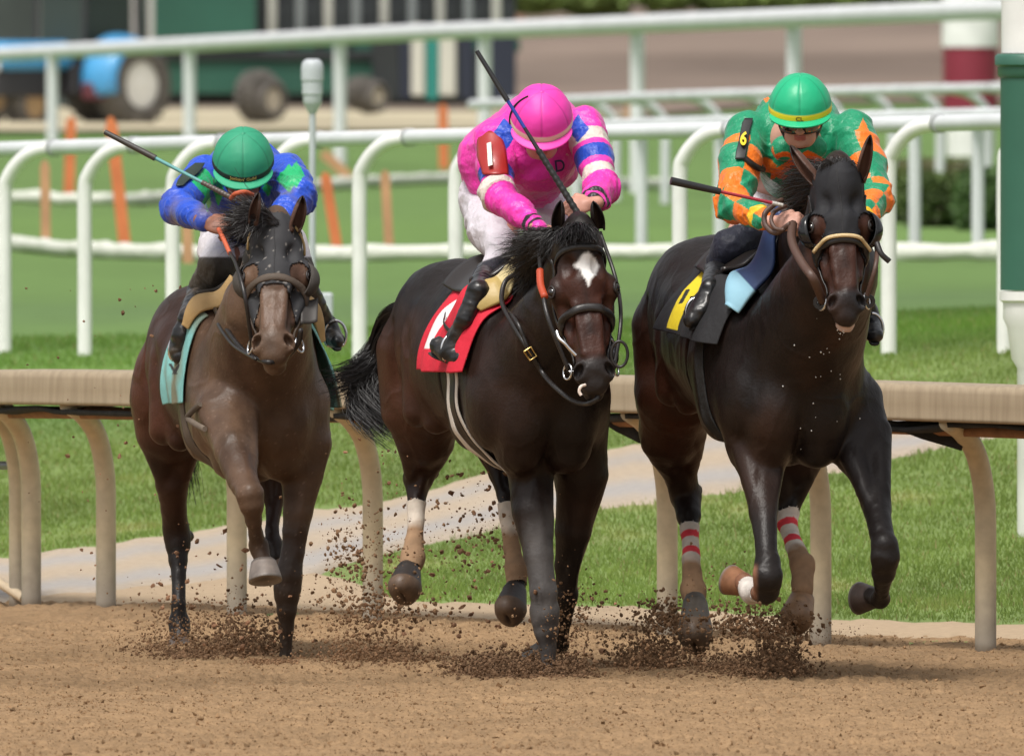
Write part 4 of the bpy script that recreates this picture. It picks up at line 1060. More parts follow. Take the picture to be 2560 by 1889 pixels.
H2.ear(at(1393, 580, 99.45), at(1402, 502, 99.42), .036, -.3); H2.ear(at(1500, 576, 99.45), at(1483, 504, 99.42), .036, .3)
H2.eye(-1); H2.eye(1)
H2.hoof(at(1020, 1430, 101.2), at(1016, 1500, 101.10), (-.25, -1, -.2), .052, col=(.030, .024, .022), flare=1.25, shoe=False)
H2.hoof(at(1286, 1480, 100.9), at(1278, 1555, 100.8), (-.25, -1, -.2), .050, col=(.030, .024, .022), flare=1.25, shoe=False)
H2.hoof(at(1368, 1620, 100.72), at(1330, 1645, 100.85), (0, -1, -.5), .045, col=(.09, .085, .08))
def wrap_tan(t, V):
    w = np.clip((.42 - t)/.10 + .6*fbm(V*25, 2, 7), 0, 1)[:, None]; return A3(.62, .54, .45)*w + A3(.30, .185, .105)*(1-w)
H2.bandage(at(1041, 1262, 101.4), at(1029, 1427, 101.24), .075, wrap_tan)
H2.bandage(at(1266, 1270, 101.1), at(1292, 1462, 100.93), .075, wrap_tan)
# ------------------------------------------------------------------ left horse (muddy, black hood)
H1 = Horse('horse', 'dusty brown horse in a muddy grey hood, leftmost of the three, one foreleg lifted', 660, 102.4, 9.5, -.07, -.125, .262)
H1.trunk()
poll1 = at(690, 560, 101.95); lip1 = at(679, 884, 101.62)
H1.neck(poll1, mid=at(665, 780, 102.3)); H1.head(poll1, lip1, A3(1, -.12, -.02), sc=1.18)
H1.leg([(575, 980, 102.6, .13), (568, 1040, 102.4, .115), (584, 1123, 102.15, .078), (607, 1198, 102.0, .060), (626, 1236, 101.9, .053), (630, 1262, 101.9, .047), (634, 1300, 101.93, .031), (640, 1335, 101.97, .029), (647, 1366, 102.0, .040), (657, 1400, 101.98, .034)])
H1.f.ell(at(612, 1232, 101.93), (.018, .03, .03), None, .02); H1.f.ell(at(643, 1250, 101.93), (.018, .03, .035), None, .02)
H1.leg([(745, 1010, 102.65, .13), (758, 1110, 102.62, .10), (755, 1173, 102.6, .082), (746, 1280, 102.58, .058), (732, 1380, 102.56, .046), (722, 1440, 102.55, .054), (718, 1478, 102.55, .057), (717, 1525, 102.55, .040), (716, 1565, 102.56, .030), (714, 1640, 102.56, .025), (713, 1690, 102.6, .035)])
H1.leg([(425, 1000, 103.9, .16), (428, 1080, 103.95, .125), (434, 1135, 104, .088), (430, 1208, 104.0, .068), (434, 1270, 104.05, .053), (440, 1320, 104.1, .052), (444, 1352, 104.1, .054), (446, 1400, 104.08, .036), (447, 1440, 104.05, .027), (447, 1510, 104.0, .027), (448, 1560, 104.0, .044), (449, 1605, 103.95, .036)])
H1.f.cone(at(455, 1335, 104.15), at(470, 1340, 104.2), .03, .025, .02)
H1.leg([(640, 1080, 103.7, .12), (680, 1150, 103.75, .08), (688, 1222, 103.75, .05), (683, 1280, 103.7, .03), (680, 1325, 103.65, .027), (684, 1361, 103.62, .038), (690, 1392, 103.6, .033)])
H1.earcol = A3(.11, .06, .045)
def dust1(V, N, C):
    C = face_extra(H1, A3(.062, .030, .021), A3(.048, .035, .030))(V, N, C)
    b = ((V - A3(H1.X, H1.D, 0)) @ H1.B); n = fbm(V*A3(9, 6, 5), 3, 71); fr = np.clip((.62-b)/.25, 0, 1)*np.clip(.8+.8*n, 0, 1)
    z = V[:, 2]; low = np.clip((.62-z)/.2, 0, 1)
    rgt = np.clip(.5-((V - A3(H1.X, H1.D, 0)) @ H1.S)*2.2, .25, 1)
    k = (fr*(.35+.4*rgt))[:, None]; tan = A3(.165, .100, .062)*(1-low[:, None]*.5)
    C = C*(1-k) + tan*k
    sp = (vnoise(V*150, 3) > .80)[:, None]*(fr > .3)[:, None]; return np.where(sp, C*1.5+.02, C)
H1.finish(colfn=horse_color(H1, A3(.060, .026, .016), A3(.10, .034, .018), A3(.022, .012, .009), .55, .25, dust1))
H1.ear(at(632, 562, 101.85), at(647, 482, 101.83), .030, -.3); H1.ear(at(736, 580, 101.92), at(757, 490, 101.9), .040, .35)
H1.eye(-1); H1.eye(1)
H1.hoof(at(659, 1406, 101.97), at(663, 1455, 101.945), (.1, -1, -.1), .052, col=(.17, .14, .12), flare=1.30)
H1.hoof(at(693, 1400, 103.6), at(700, 1432, 103.75), (.3, -1, -.1), .042, col=(.30, .22, .18), flare=1.15)
H1.hoof(at(449, 1608, 103.95), at(449, 1640, 103.9), (0, -1, 0), .046, col=(.08, .06, .05))

# ------------------------------------------------------------------ right horse (number 6, black hood)
H3 = Horse('horse', 'nearly black horse in a clean black hood with striped leg wraps, rightmost of the three', 2006, 99.4, 14, .02, .10, .305)
H3.trunk()
poll3 = at(2096, 425, 98.95); lip3 = at(2121, 792, 98.72)
H3.neck(poll3, mid=at(2085, 690, 99.2), low=(.03, .22, 1.19)); H3.head(poll3, lip3, A3(1, .08, 0), sc=1.04)
H3.leg([(1900, 1020, 99.65, .13), (1895, 1110, 99.6, .11), (1903, 1198, 99.5, .075), (1908, 1276, 99.4, .055), (1915, 1360, 99.3, .041), (1919, 1410, 99.25, .050), (1920, 1445, 99.22, .060), (1916, 1478, 99.26, .048), (1898, 1482, 99.4, .030), (1880, 1480, 99.55, .042), (1862, 1455, 99.6, .036)])
H3.leg([(2120, 1010, 99.7, .14), (2145, 1100, 99.65, .115), (2175, 1190, 99.55, .076), (2193, 1276, 99.4, .053), (2203, 1330, 99.3, .046), (2211, 1362, 99.25, .052), (2213, 1395, 99.25, .058), (2209, 1430, 99.3, .044), (2206, 1465, 99.4, .028), (2200, 1497, 99.5, .038), (2182, 1490, 99.58, .036)])
H3.leg([(1690, 1000, 100.8, .16), (1680, 1080, 100.9, .12), (1686, 1135, 101.0, .082), (1702, 1190, 101.05, .064), (1715, 1240, 101.08, .060), (1722, 1290, 101.0, .044), (1724, 1325, 100.95, .030), (1728, 1395, 100.85, .028), (1733, 1478, 100.75, .047), (1738, 1520, 100.68, .036)])
H3.f.cone(at(1722, 1220, 101.1), at(1738, 1225, 101.2), .034, .028, .02)
H3.leg([(1960, 1050, 100.7, .13), (1990, 1140, 100.75, .095), (1980, 1215, 100.78, .060), (1968, 1270, 100.75, .046), (1968, 1310, 100.7, .034), (1985, 1360, 100.6, .029), (2006, 1412, 100.5, .046), (2006, 1475, 100.42, .038)])
H3.earcol = A3(.11, .055, .038)
def ex3(V, N, C):
    C = face_extra(H3, A3(.055, .020, .012), A3(.018, .016, .017), None, lambda a, u, n: np.clip((u-.585)/.012, 0, 1)*np.clip((-.088-n)/.01, 0, 1))(V, N, C)
    px, py = to_px(V); n = fbm(V*20, 2, 81); k = np.clip((1510-py)*0 + (1897-px)/12, 0, 1)*np.clip((py-1405)/15, 0, 1)*np.clip((1600-px)*0 + (V[:, 1] < 100.2), 0, 1)
    k = (k*np.clip((px-1780)/10, 0, 1))[:, None]; C = C*(1-k) + A3(.26, .12, .07)*(1+.3*n[:, None])*k
    n2 = fbm(V*5, 2, 83); r = (np.clip((100.0-V[:, 1])*2, 0, 1)*np.clip(n2*1.6+.1, 0, 1)*np.clip((V[:, 2]-.85)/.2, 0, 1))[:, None]
    C = C + A3(.022, .009, .004)*r
    return C
H3.finish(colfn=horse_color(H3, A3(.036, .018, .012), A3(.085, .030, .015), A3(.013, .009, .008), .72, .5, ex3))
H3.ear(at(2047, 462, 98.98), at(1976, 364, 99.05), .037, -.9); H3.ear(at(2150, 455, 98.98), at(2176, 338, 98.96), .036, .2)
H3.eye(-1); H3.eye(1)
H3.hoof(at(1738, 1515, 100.68), at(1743, 1625, 100.55), (-.1, -1, -.2), .052, col=(.07, .058, .045), flare=1.32, shoe=False)
H3.hoof(at(2004, 1500, 100.42), at(1988, 1575, 100.32), (-.2, -1, -.2), .052, col=(.24, .13, .06), flare=1.25, shoe=False)
H3.hoof(at(1868, 1462, 99.62), at(1828, 1430, 99.72), (-.2, .2, -1), .042, col=(.26, .12, .06), flare=1.12)
H3.hoof(at(2186, 1492, 99.58), at(2147, 1474, 99.70), (0, .3, -1), .042, col=(.055, .04, .035), flare=1.15)
def wrap_red(y0=0):
    def fn(t, V):
        w = np.clip((.50 - t)/.10 + .5*fbm(V*25, 2, 7), 0, 1)[:, None]; C = A3(.66, .60, .53)*w + A3(.30, .18, .10)*(1-w)
        red = (((t > .09) & (t < .17)) | ((t > .30) & (t < .38)))[:, None]; return np.where(red, A3(.72, .05, .07), C)
    return fn
H3.bandage(at(1724, 1317, 100.96), at(1737, 1522, 100.69), .078, wrap_red())
H3.bandage(at(1962, 1292, 100.73), at(2009, 1500, 100.40), .085, wrap_red())
H3.bandage(at(1893, 1482, 99.42), at(1872, 1472, 99.57), .06, lambda t, V: np.tile(A3(.6, .55, .5), (len(V), 1))*(1+.2*fbm(V*60, 2, 1))[:, None])
# ================================================================== JOCKEYS
SKIN = A3(.50, .27, .19)
def cloth_mat(name, rough=.45, sheen=.1):
    return mat(name, attr='Col', rough=rough, var=(8, .05), bump=(20, .55, .03, (1, 1, .6)), bump2=(50, .35, .012), sheen=sheen, spec=.35)
def wrinkle(V, N, amp, scale=9, seed=0, st=(1, 1, 1)):
    W = V*A3(*st)*scale; W = W + .6*np.stack([vnoise(W*.6+9, 3), vnoise(W*.6+31, 4), vnoise(W*.6+57, 5)], 1)
    a = 1 - np.abs(fbm(W, 2, 90+seed))*3.2; a2 = 1 - np.abs(fbm(W*2.1+5, 2, 93+seed))*3.2; b = fbm(W*.7, 2, 95+seed)
    return V + N*((np.clip(a, -.4, 1)*.75 + np.clip(a2, -.4, 1)*.22 + b*.8)*amp)[:, None]
def outside(H, pts, gap=.012):
    out = []
    for x, y, D, r in pts:
        h = H.f.ray(x, y); out.append((x, y, min(D, h[1]-r*.8-gap) if h[1] < 105.5 else D, r))
    return out
class Jockey:
    def __init__(s, label, base, skin=SKIN):
        s.root = empty('person', base, label, 'person', 'jockeys riding in the race'); s.f = Sdf(); s.jk = Sdf(); s.br = Sdf(); s.skin = skin; s.arms = []
    def frame(s, x, y, D, tilt, yaw=0, roll=0):
        s.C = at(x, y, D); t, w, r = map(math.radians, (tilt, yaw, roll))
        fr = A3(math.sin(w)*math.cos(t), -math.cos(w)*math.cos(t), -math.sin(t)); up = A3(math.sin(w)*math.sin(t), -math.cos(w)*math.sin(t), math.cos(t)); sd_ = nrm(np.cross(fr, up))*-1
        if sd_[0] < 0: sd_ = -sd_
        s.hs = sd_*math.cos(r) + up*math.sin(r); s.hu = up*math.cos(r) - sd_*math.sin(r); s.hf = fr
    def Q(s, a, f_, u): return s.C + s.hs*a + s.hf*f_ + s.hu*u
    def head(s, neck):
        f, Q, ax = s.f, s.Q, np.array([s.hs, s.hf, s.hu])
        f.ell(Q(0, -.005, .0), (.074, .092, .098), ax, .02); f.ell(Q(0, .035, -.07), (.055, .058, .066), ax, .03)
        f.cone(Q(-.03, .06, -.098), Q(.03, .06, -.098), .028, .028, .02); f.ell(Q(0, .078, -.122), (.022, .018, .018), ax, .015)
        f.cone(Q(0, .088, -.025), Q(0, .110, -.062), .009, .0145, .010)
        for q in (-1, 1):
            f.ell(Q(.034*q, .078, -.05), (.024, .018, .022), ax, .015); f.ell(Q(.012*q, .103, -.064), (.009, .009, .008), ax, .006)
            f.ell(Q(.030*q, .090, -.022), (.015, .010, .011), ax, .01, sub=True); f.ell(Q(.078*q, -.005, -.035), (.010, .018, .030), ax, .006)
            f.cone(Q(.048*q, .02, -.10), Q(.03*q, .07, -.118), .02, .018, .02)
        f.ell(Q(0, .089, -.088), (.022, .012, .006), ax, .004); f.ell(Q(0, .087, -.099), (.019, .012, .007), ax, .004)
        f.cone(Q(0, -.02, -.08), neck, .048, .055, .03)
    def fist(s, wrist, d, back, thumb, sc=1.0, curl=1.0):
        """wrist: point, d: towards the knuckles, back: normal of the back of the hand, thumb: thumb side"""
        f = s.f; w = np.array(wrist); d = nrm(d); back = nrm(back - d*np.dot(back, d)); th = nrm(np.cross(d, back)); 
        if np.dot(th, thumb) < 0: th = -th
        L = .085*sc; ax = np.array([th, d, back])
        f.ell(w + d*L*.55, np.array((.040, .048, .017))*sc, ax, .008)
        f.cone(w - d*.02, w + d*.02, .026*sc, .024*sc, .01)
        for i, (o, l) in enumerate(((.030, .95), (.010, 1.05), (-.010, 1.0), (-.028, .82))):
            k = w + d*(L - abs(i-1.2)*.004) + th*o*sc; a = d*.45 - back*.9*curl; p1 = k + nrm(a)*.034*l*sc
            b_ = -d*.75*curl - back*.55; p2 = p1 + nrm(b_)*.024*l*sc; p3 = p2 + nrm(-d*.4+back*.6)*.014*l*sc
            f.cone(k - d*.02 , k, .0098*sc, .0108*sc, .004); f.cone(k, p1, .0105*sc, .0095*sc, .003); f.cone(p1, p2, .0095*sc, .0085*sc, .003); f.cone(p2, p3, .0085*sc, .0075*sc, .003)
        t0 = w + d*L*.30 + th*.030*sc; t1 = t0 + nrm(th*.6+d*.8-back*.25)*.032*sc; t2 = t1 + nrm(d*.75-back*.5-th*.35)*.028*sc
        f.cone(t0, t1, .0125*sc, .011*sc, .005); f.cone(t1, t2, .011*sc, .0085*sc, .003)
        s.grip = w + d*L*1.0 - back*.022
    def helmet(s, col, band, peak, seams=True, text=None, tcol=None, tsize=.016, gloss=.45, net=None):
        a, b, c = .122, .142, .130; n, m = 96, 34; V = []; C = []
        bd = A3(*band)
        for j in range(m):
            ph = -.07 + (math.pi/2+.07)*j/(m-1)
            for i in range(n):
                t = 2*math.pi*i/n; k = 1.0
                if seams:
                    ds = abs(((t*6/(2*math.pi)+.0) % 1) - .5)*2; k -= .016*math.exp(-((1-ds)/.045)**2) if ph > .1 else 0
                isb = ph < .115
                k += .010 if isb else .0
                V.append(s.Q(math.sin(t)*math.cos(ph)*a*k, math.cos(t)*math.cos(ph)*b*k - .005, math.sin(ph)*c*k))
                C.append(bd if isb else A3(*col)*(1 - (.28*math.exp(-((1-ds)/.05)**2) if seams and ph > .1 else 0)))
        V = np.array(V); Fq = [(j*n+i, j*n+(i+1) % n, (j+1)*n+(i+1) % n, (j+1)*n+i) for j in range(m-1) for i in range(n)]
        N_ = V - s.C; N_ /= np.linalg.norm(N_, axis=1, keepdims=True)
        V = V + N_*(fbm(V*16, 3, 3)*.0035)[:, None]
        hc = make_mesh('helmet', V, Fq, mat('helmet_cloth_%d' % int(gloss*100), attr='Col', rough=gloss, bump=(30, .15, .006), spec=.4), s.root, np.array(C)); s.hel = hc
        P = np.zeros((25, 6, 3))
        for i in range(25):
            t = math.radians(-68 + 136*i/24)
            for j in range(6):
                e = (j/5)*.036*max(math.cos(t*1.3), 0)**.6; ph = -.07
                P[i, j] = s.Q(math.sin(t)*(math.cos(ph)*a*1.01+e), math.cos(t)*(math.cos(ph)*b*1.01+e)-.005, math.sin(ph)*c - e*.30 - .002)
        grid_sheet(P, .006, 'helmet_peak', mat('helmet_cloth_%d' % int(gloss*100), attr='Col'), hc, np.tile(A3(*peak), (25, 6, 1)))
        b_ = MB(); b_.lathe(s.Q(0, -.005, c-.003), [(.011, 0), (.009, .004), (.002, .006)], 12, s.hu); b_.build('button', mat('helmet_button_%.2f_%.2f' % (col[0], col[1]), col, rough=.5), hc, True)
        # black padded lining and chin strap
        b_ = MB(); P = [s.Q(.082*math.sin(t), .098*math.cos(t)-.005, -.035) for t in np.linspace(0, 2*math.pi, 30)]; b_.tube(P, .014, 8); b_.build('lining', mat('black_pad', (.015, .015, .017), rough=.7), hc, True)
        for q in (-1, 1):
            b_ = MB(); b_.tube(smooth_path([s.Q(.088*q, .02, -.03), s.Q(.076*q, .035, -.075), s.Q(.045*q, .06, -.125), s.Q(0, .07, -.145)], 5), .006, 6); b_.build('chin_strap', m_leather, hc, True)
        if text:
            TV, TF = text_vf(text, .10, .02); TV = TV*A3(1, 1, 1); ph0 = .012
            W = np.array([s.Q(math.sin(x*tsize/a)*math.cos(ph0)*a*(1.018+z*.06), math.cos(x*tsize/a)*math.cos(ph0)*b*(1.018+z*.06)-.005, math.sin(ph0)*c + y*tsize) for x, y, z in TV])
            make_mesh('helmet_lettering', W, TF, mat('lettering_%d' % int(100*tcol[0]), tcol, rough=.5), hc, smooth=False)
    def goggles(s, lens=(.03, .03, .035), strap=(.02, .02, .02), drop=-.044, frame=(.02, .02, .02)):
        P = np.zeros((27, 9, 3))
        for i in range(27):
            t = math.radians(-72 + 144*i/26); 
            for j in range(9):
                v = -1 + 2*j/8; hgt = .027*(1-.25*math.exp(-(t/.16)**2)*(v < 0)); rr = 1 + .05*(1-v*v)
                P[i, j] = s.Q(math.sin(t)*.081*rr, math.cos(t)*.101*rr+.006, drop + v*hgt - .004*abs(math.sin(t)))
        g = grid_sheet(P, .002, 'goggles', mat('goggle_lens_%d' % int(lens[0]*100), lens, rough=.06, spec=.9, coat=1), s.root)
        edge = [P[i, 0] for i in range(27)] + [P[26, j] for j in range(9)] + [P[i, 8] for i in range(26, -1, -1)] + [P[0, j] for j in range(8, -1, -1)]
        b_ = MB(); b_.tube(edge, .0036, 6); b_.build('goggle_frame', mat('goggle_frame_%d' % int(frame[0]*100), frame, rough=.4), g, True)
        b_ = MB(); pts = [s.Q(math.sin(t)*.084, math.cos(t)*.10, drop+.006) for t in np.linspace(math.radians(70), math.radians(290), 20)]; b_.tube(pts, .009, 6, flat=(s.hu, 1.0)); b_.build('goggle_strap', mat('goggle_strap', strap, rough=.8), g, True)
    def clothe(s, jacket_col, breech_col, wr=.013, boots=(), boot_dirt=.0, H=None):
        V, Fq = s.f.mesh(.005, 2); nn = fbm(V*30, 2, 4)[:, None]
        C = np.tile(s.skin, (len(V), 1))*(1+.12*nn); a, fr, u = (V-s.C)@s.hs, (V-s.C)@s.hf, (V-s.C)@s.hu
        lips = ((np.abs(a) < .022) & (fr > .085) & (u > -.104) & (u < -.082))[:, None]; C = np.where(lips, A3(.42, .13, .11), C)
        make_mesh('body', V, Fq, mat('skin', attr='Col', rough=.5, bump=(80, .15, .003), spec=.4), s.root, C)
        V, Fq = s.jk.mesh(.0046, 3); N = normals(V, Fq); V0 = V; V = wrinkle(V, N, wr*.7, 5.2, 1, (1.0, 1, 1.25))
        for S_, E_, W_ in s.arms:             # creases gathered at the elbows and cuffs
            t, d = armparam(V0, S_, E_, W_); an = arm_angle(V0, S_, E_, W_, t); wn = vnoise(V0*9, 5)*.8
            g = np.exp(-((t-1.0)/.20)**2) + .8*np.exp(-((t-1.75)/.22)**2) + .55*np.exp(-((t-.25)/.25)**2)
            rd = 1 - np.abs(((t*6.5 + .35*np.sin(an*2+1) + wn) % 1) - .5)*4; V = V + N*(np.clip(rd, -.3, 1)*g*.0065*(d < .12))[:, None]
        w_ = (V0[:, 0]*1.0 + V0[:, 2]*1.7)*9 + 2.2*vnoise(V0*4, 8); rd = 1 - np.abs((w_ % 1)-.5)*5; V = V + N*(np.clip(rd, 0, 1)*.005*np.clip(vnoise(V0*3.1, 9)*3, 0, 1))[:, None]; 
        s.jV, s.jN = V, N
        make_mesh('racing_silks', V, Fq, cloth_mat('silk', .33, .1), s.root, jacket_col(V0, N))
        V, Fq = s.br.mesh(.007, 2); N = normals(V, Fq); V = wrinkle(V, N, .010, 8, 2)
        make_mesh('breeches', V, Fq, cloth_mat('breech', .6), s.root, breech_col(V, N))
        for bi, (pts, foot, r_) in enumerate(boots):
            if H is not None and bi == 0:
                pts = outside(H, pts[:1], .065) + outside(H, pts[1:2], .04) + outside(H, pts[2:], .02); (hx, hy, hD), (tx, ty, tD) = foot; a_ = outside(H, [(hx, hy, hD, .036), (tx, ty, tD, .03)]); hD2 = min(a_[0][2], pts[-1][2]+.05)
                foot = ((hx, hy, hD2), (tx, ty, min(a_[1][2], hD2-.03)))
                s.toe = foot[1]
            b = Sdf(); b.chain([(at(x, y, D), r) for x, y, D, r in pts], .012)
            (hx, hy, hD), (tx, ty, tD) = foot; h, t = at(hx, hy, hD), at(tx, ty, tD); d = nrm(t-h)
            b.cone(h, t, .036*r_, .029*r_, .02, (A3(0, 0, 1), 1.05)); b.cone(at(*pts[-1][:3]), h + (t-h)*.4, .034*r_, .034*r_, .03)
            V, Fq = b.mesh(.005, 2); N = normals(V, Fq); V = wrinkle(V, N, .004, 14, 5, (1, 1, 1.6)); n = fbm(V*25, 3, 8)
            C = A3(.014, .014, .015)*(1+0*V) + A3(.16, .12, .085)*np.clip(n*1.5-.25+boot_dirt, 0, 1)[:, None]*(.12+boot_dirt)
            bo = make_mesh('boot', V, Fq, mat('boot_leather', attr='Col', rough=.30, spec=.45, bump=(35, .3, .006)), s.root, C)
            sole = MB(); dn = nrm(A3(0, 0, -1) + d*np.dot(d, A3(0, 0, 1))); P = [h - d*.035 + dn*.036*r_, h + dn*.040*r_, h + (t-h)*.5 + dn*.034*r_, t + dn*.031*r_, t + d*.024 + dn*.02*r_]
            sole.tube(smooth_path(P, 4), [.014]*3 + [.024]*12 + [.012]*2 if False else .017*r_, 8, flat=(dn, .4)); sole.build('sole', mat('sole_rubber', (.02, .02, .02), rough=.7), bo, True)
def armparam(V, S, E, W):
    S, E, W = map(np.array, (S, E, W))
    def seg(a, b): d = b-a; t = np.clip(((V-a)@d)/(d@d), 0, 1); return t, np.linalg.norm(V-a-t[:, None]*d, axis=1)
    t1, d1 = seg(S, E); t2, d2 = seg(E, W); up = d1 <= d2; t = np.where(up, t1, 1+t2); return t, np.minimum(d1, d2)
def arm_angle(V, S, E, W, t):
    d = np.where((t < 1)[:, None], nrm(E-S), nrm(W-E)); c = np.where((t < 1)[:, None], S + np.clip(t, 0, 1)[:, None]*(E-S), E + np.clip(t-1, 0, 1)[:, None]*(W-E))
    r = V-c; x = np.cross(d, A3(0, -1, 0)); return np.arctan2((r*x).sum(1), (r*A3(0, -1, 0)).sum(1))
def decal(name, sdf, TV, TF, cx, cy, sx, sy, rot, m, parent, D0=97.5, off=.002, push=.006, color=None):
    """lay a flat shape on a surface as seen from the front: real raised appliqué"""
    c, s_ = math.cos(rot), math.sin(rot); W = []; cache = {}
    for x, y, z in TV:
        key = (round(x, 4), round(y, 4))
        if key not in cache:
            px = cx + (x*c - y*s_)*sx; py = cy - (x*s_ + y*c)*sy; cache[key] = sdf.ray(px, py, D0, 106, 0)
        p = cache[key]; W.append(p + A3(0, -1, 0)*(off + (push if z > 0 else 0) - .004))
    return make_mesh(name, np.array(W), TF, m, parent, color, smooth=False)
def plate_shape(pts, nx=14, ny=18):
    """outline polygon (x,y in -1..1) -> grid of points clipped to it is overkill: use row-wise widths. pts: [(y, xl, xr)]"""
    ys = np.linspace(pts[0][0], pts[-1][0], ny); xl = np.interp(ys, [p[0] for p in pts], [p[1] for p in pts]); xr = np.interp(ys, [p[0] for p in pts], [p[2] for p in pts])
    return ys, xl, xr
def plate(name, sdf, rows, m, parent, off=.006, th=.004, nx=12, ny=20, D0=97.5):
    """leather plate / patch lying on a garment. rows: [(py, px_left, px_right)]"""
    ys, xl, xr = plate_shape(rows, nx, ny); P = np.zeros((ny, nx, 3))
    for i in range(ny):
        for j in range(nx): P[i, j] = sdf.ray(xl[i]+(xr[i]-xl[i])*j/(nx-1), ys[i], D0, 106, off)
    for _ in range(3): P[1:-1, 1:-1] = (P[1:-1, 1:-1]*2 + P[:-2, 1:-1] + P[2:, 1:-1] + P[1:-1, :-2] + P[1:-1, 2:])/6
    return grid_sheet(P, th, name, m, parent)
def whip(label, pts, rs, cols, names, tip=None):
    """pts world points from the free end to the hand; one mesh per differently made stretch"""
    root = empty('riding_whip', pts[-1], label, 'whip', 'riding whips')
    for k in range(len(pts)-1):
        a, b = np.array(pts[k]), np.array(pts[k+1]); r0, r1 = rs[k]; n = 40; P = [a+(b-a)*t for t in np.linspace(0, 1, n)]
        R = np.linspace(r0, r1, n)
        if names[k] == 'grip': R = R*(1 + .10*np.sin(np.arange(n)*1.9))
        m_ = MB(); m_.tube(P, R, 12); m_.build(names[k], mat('whip_%s_%.2f' % (names[k], cols[k][0]+cols[k][2]), cols[k], rough=.4, bump=(60, .2, .003)), root, True)
    return root
# ------------------------------------------------------------------ tack
def arc(H, u, drop=.055, t0=-118, t1=118):
    return [H.H(.115*math.sin(math.radians(t)), u - .012 + drop*(1-math.cos(math.radians(t)))*.75, -.085+.10*math.cos(math.radians(t))) for t in np.linspace(t0, t1, 15)]
def bridle(H, m=m_leather, brow=True, nose_u=.33, nose_w=.026, nose_m=None, cheek=True, nb_off=.006, drop=True):
    h = H.H
    H.strap(arc(H, nose_u), nose_w, nb_off, nose_m or m, 'noseband', .45, n=2)
    if brow: H.strap([h(-.10, .13, -.12), h(-.10, .105, -.085), h(-.06, .075, -.02), h(0, .065, .0), h(.06, .075, -.02), h(.10, .105, -.085), h(.10, .13, -.12)], .024, nb_off, m, 'browband', .45)
    for q in (-1, 1):
        if cheek: H.strap([h(.085*q, .06, -.12), h(.115*q, .18, -.13), h(.105*q, .30, -.13), h(.085*q, .40, -.12), h(.070*q, .485, -.105)], .020, nb_off, m, 'cheek_strap', .45)
        c = h(.078*q, .505, -.108); b = MB(); n = 28
        ring = [c + (H.hu*math.cos(t) + nrm(H.hn - H.hs*.5*q)*math.sin(t))*.030 + H.hs*.006*q for t in np.linspace(0, 2*math.pi, n)]; b.tube(ring, .0042, 8); b.build('bit_ring', m_steel, H.root, True)
        b = MB(); b.tube([c, h(.03*q, .515, -.10)], .006, 8); b.build('bit', m_steel, H.root, True)
        H.bit = getattr(H, 'bit', {}); H.bit[q] = c
    H.strap([h(-.078, .505, -.11), h(-.05, .55, -.155), h(0, .555, -.165), h(.05, .55, -.155), h(.078, .505, -.11)], .012, .004, m, 'chin_strap', .5)
def hood(H, col, speck=0, low=.27, rough=.7, nm='hood', side=.10):
    a, u, n = head_frame_coords(H, H.V); aa = np.abs(a)
    lo = low + side*np.clip((aa-.045)/.05, 0, 1)**1.2 + .04*np.clip((-.09-n)/.06, 0, 1)
    hole = (np.sqrt(((aa-.098)/.040)**2 + ((u-.222)/.056)**2 + ((n+.062)/.07)**2*.0) - 1)*.045
    f = np.minimum(np.minimum(lo-u, u+.035+.03*np.clip(-n/.1, 0, 1)), hole); f = np.minimum(f, .20+n)
    f = np.where((np.abs(a) < .16) & (n < .08), f, -1)
    V, Fq, used = shell(H.V, H.Fq, H.N, f, .002, .005)
    C = np.tile(A3(*col), (len(V), 1))*(1+.25*fbm(V*14, 3, 5))[:, None]
    if speck: C = np.where((vnoise(V*170, 9) > .70)[:, None], A3(.26, .24, .22)*(1+0*C), C)
    o = make_mesh(nm, V, Fq, mat('hood_cloth', attr='Col', rough=rough, bump=(28, .3, .008), bump2=(200, .2, .001), spec=.3), H.root, C)
    # centre seam
    b = MB(); pts = H.f.push(smooth_path([H.H(0, t, -.01) for t in (-.0, .06, .12, .18, low-.01)], 6), .0085, 5); b.tube(pts, .0022, 6); b.build('seam', mat('seam_thread', tuple(v*.6 for v in col), rough=.7), o, True)
    return o
def cups(H, col, rx=.046, ru=.070, rn=.060, rough=.25):
    for q in (-1, 1):
        c = H.H(.088*q, .222, -.075)*1.0; P = np.zeros((18, 14, 3))
        for i in range(18):
            th = math.radians(52 - 165*i/17)          # 90 = forward, 0 = outward, -90 = back
            for j in range(14):
                la = math.radians(-72 + 144*j/13)
                P[i, j] = c + (H.hs*q*math.cos(th)*rx*1.25 + H.hn*math.sin(th)*rn)*math.cos(la)*H.hk + H.hu*math.sin(la)*ru*H.hk
        m = mat('blinker_%d' % int(col[0]*1000), col, rough=rough, bump=(40, .3, .004), spec=.5)
        o = grid_sheet(P, .004, 'blinker_cup', m, H.root)
        e = [P[0, j] for j in range(14)]; b = MB(); b.tube(e, .0035, 6); b.build('cup_rim', m, o, True)
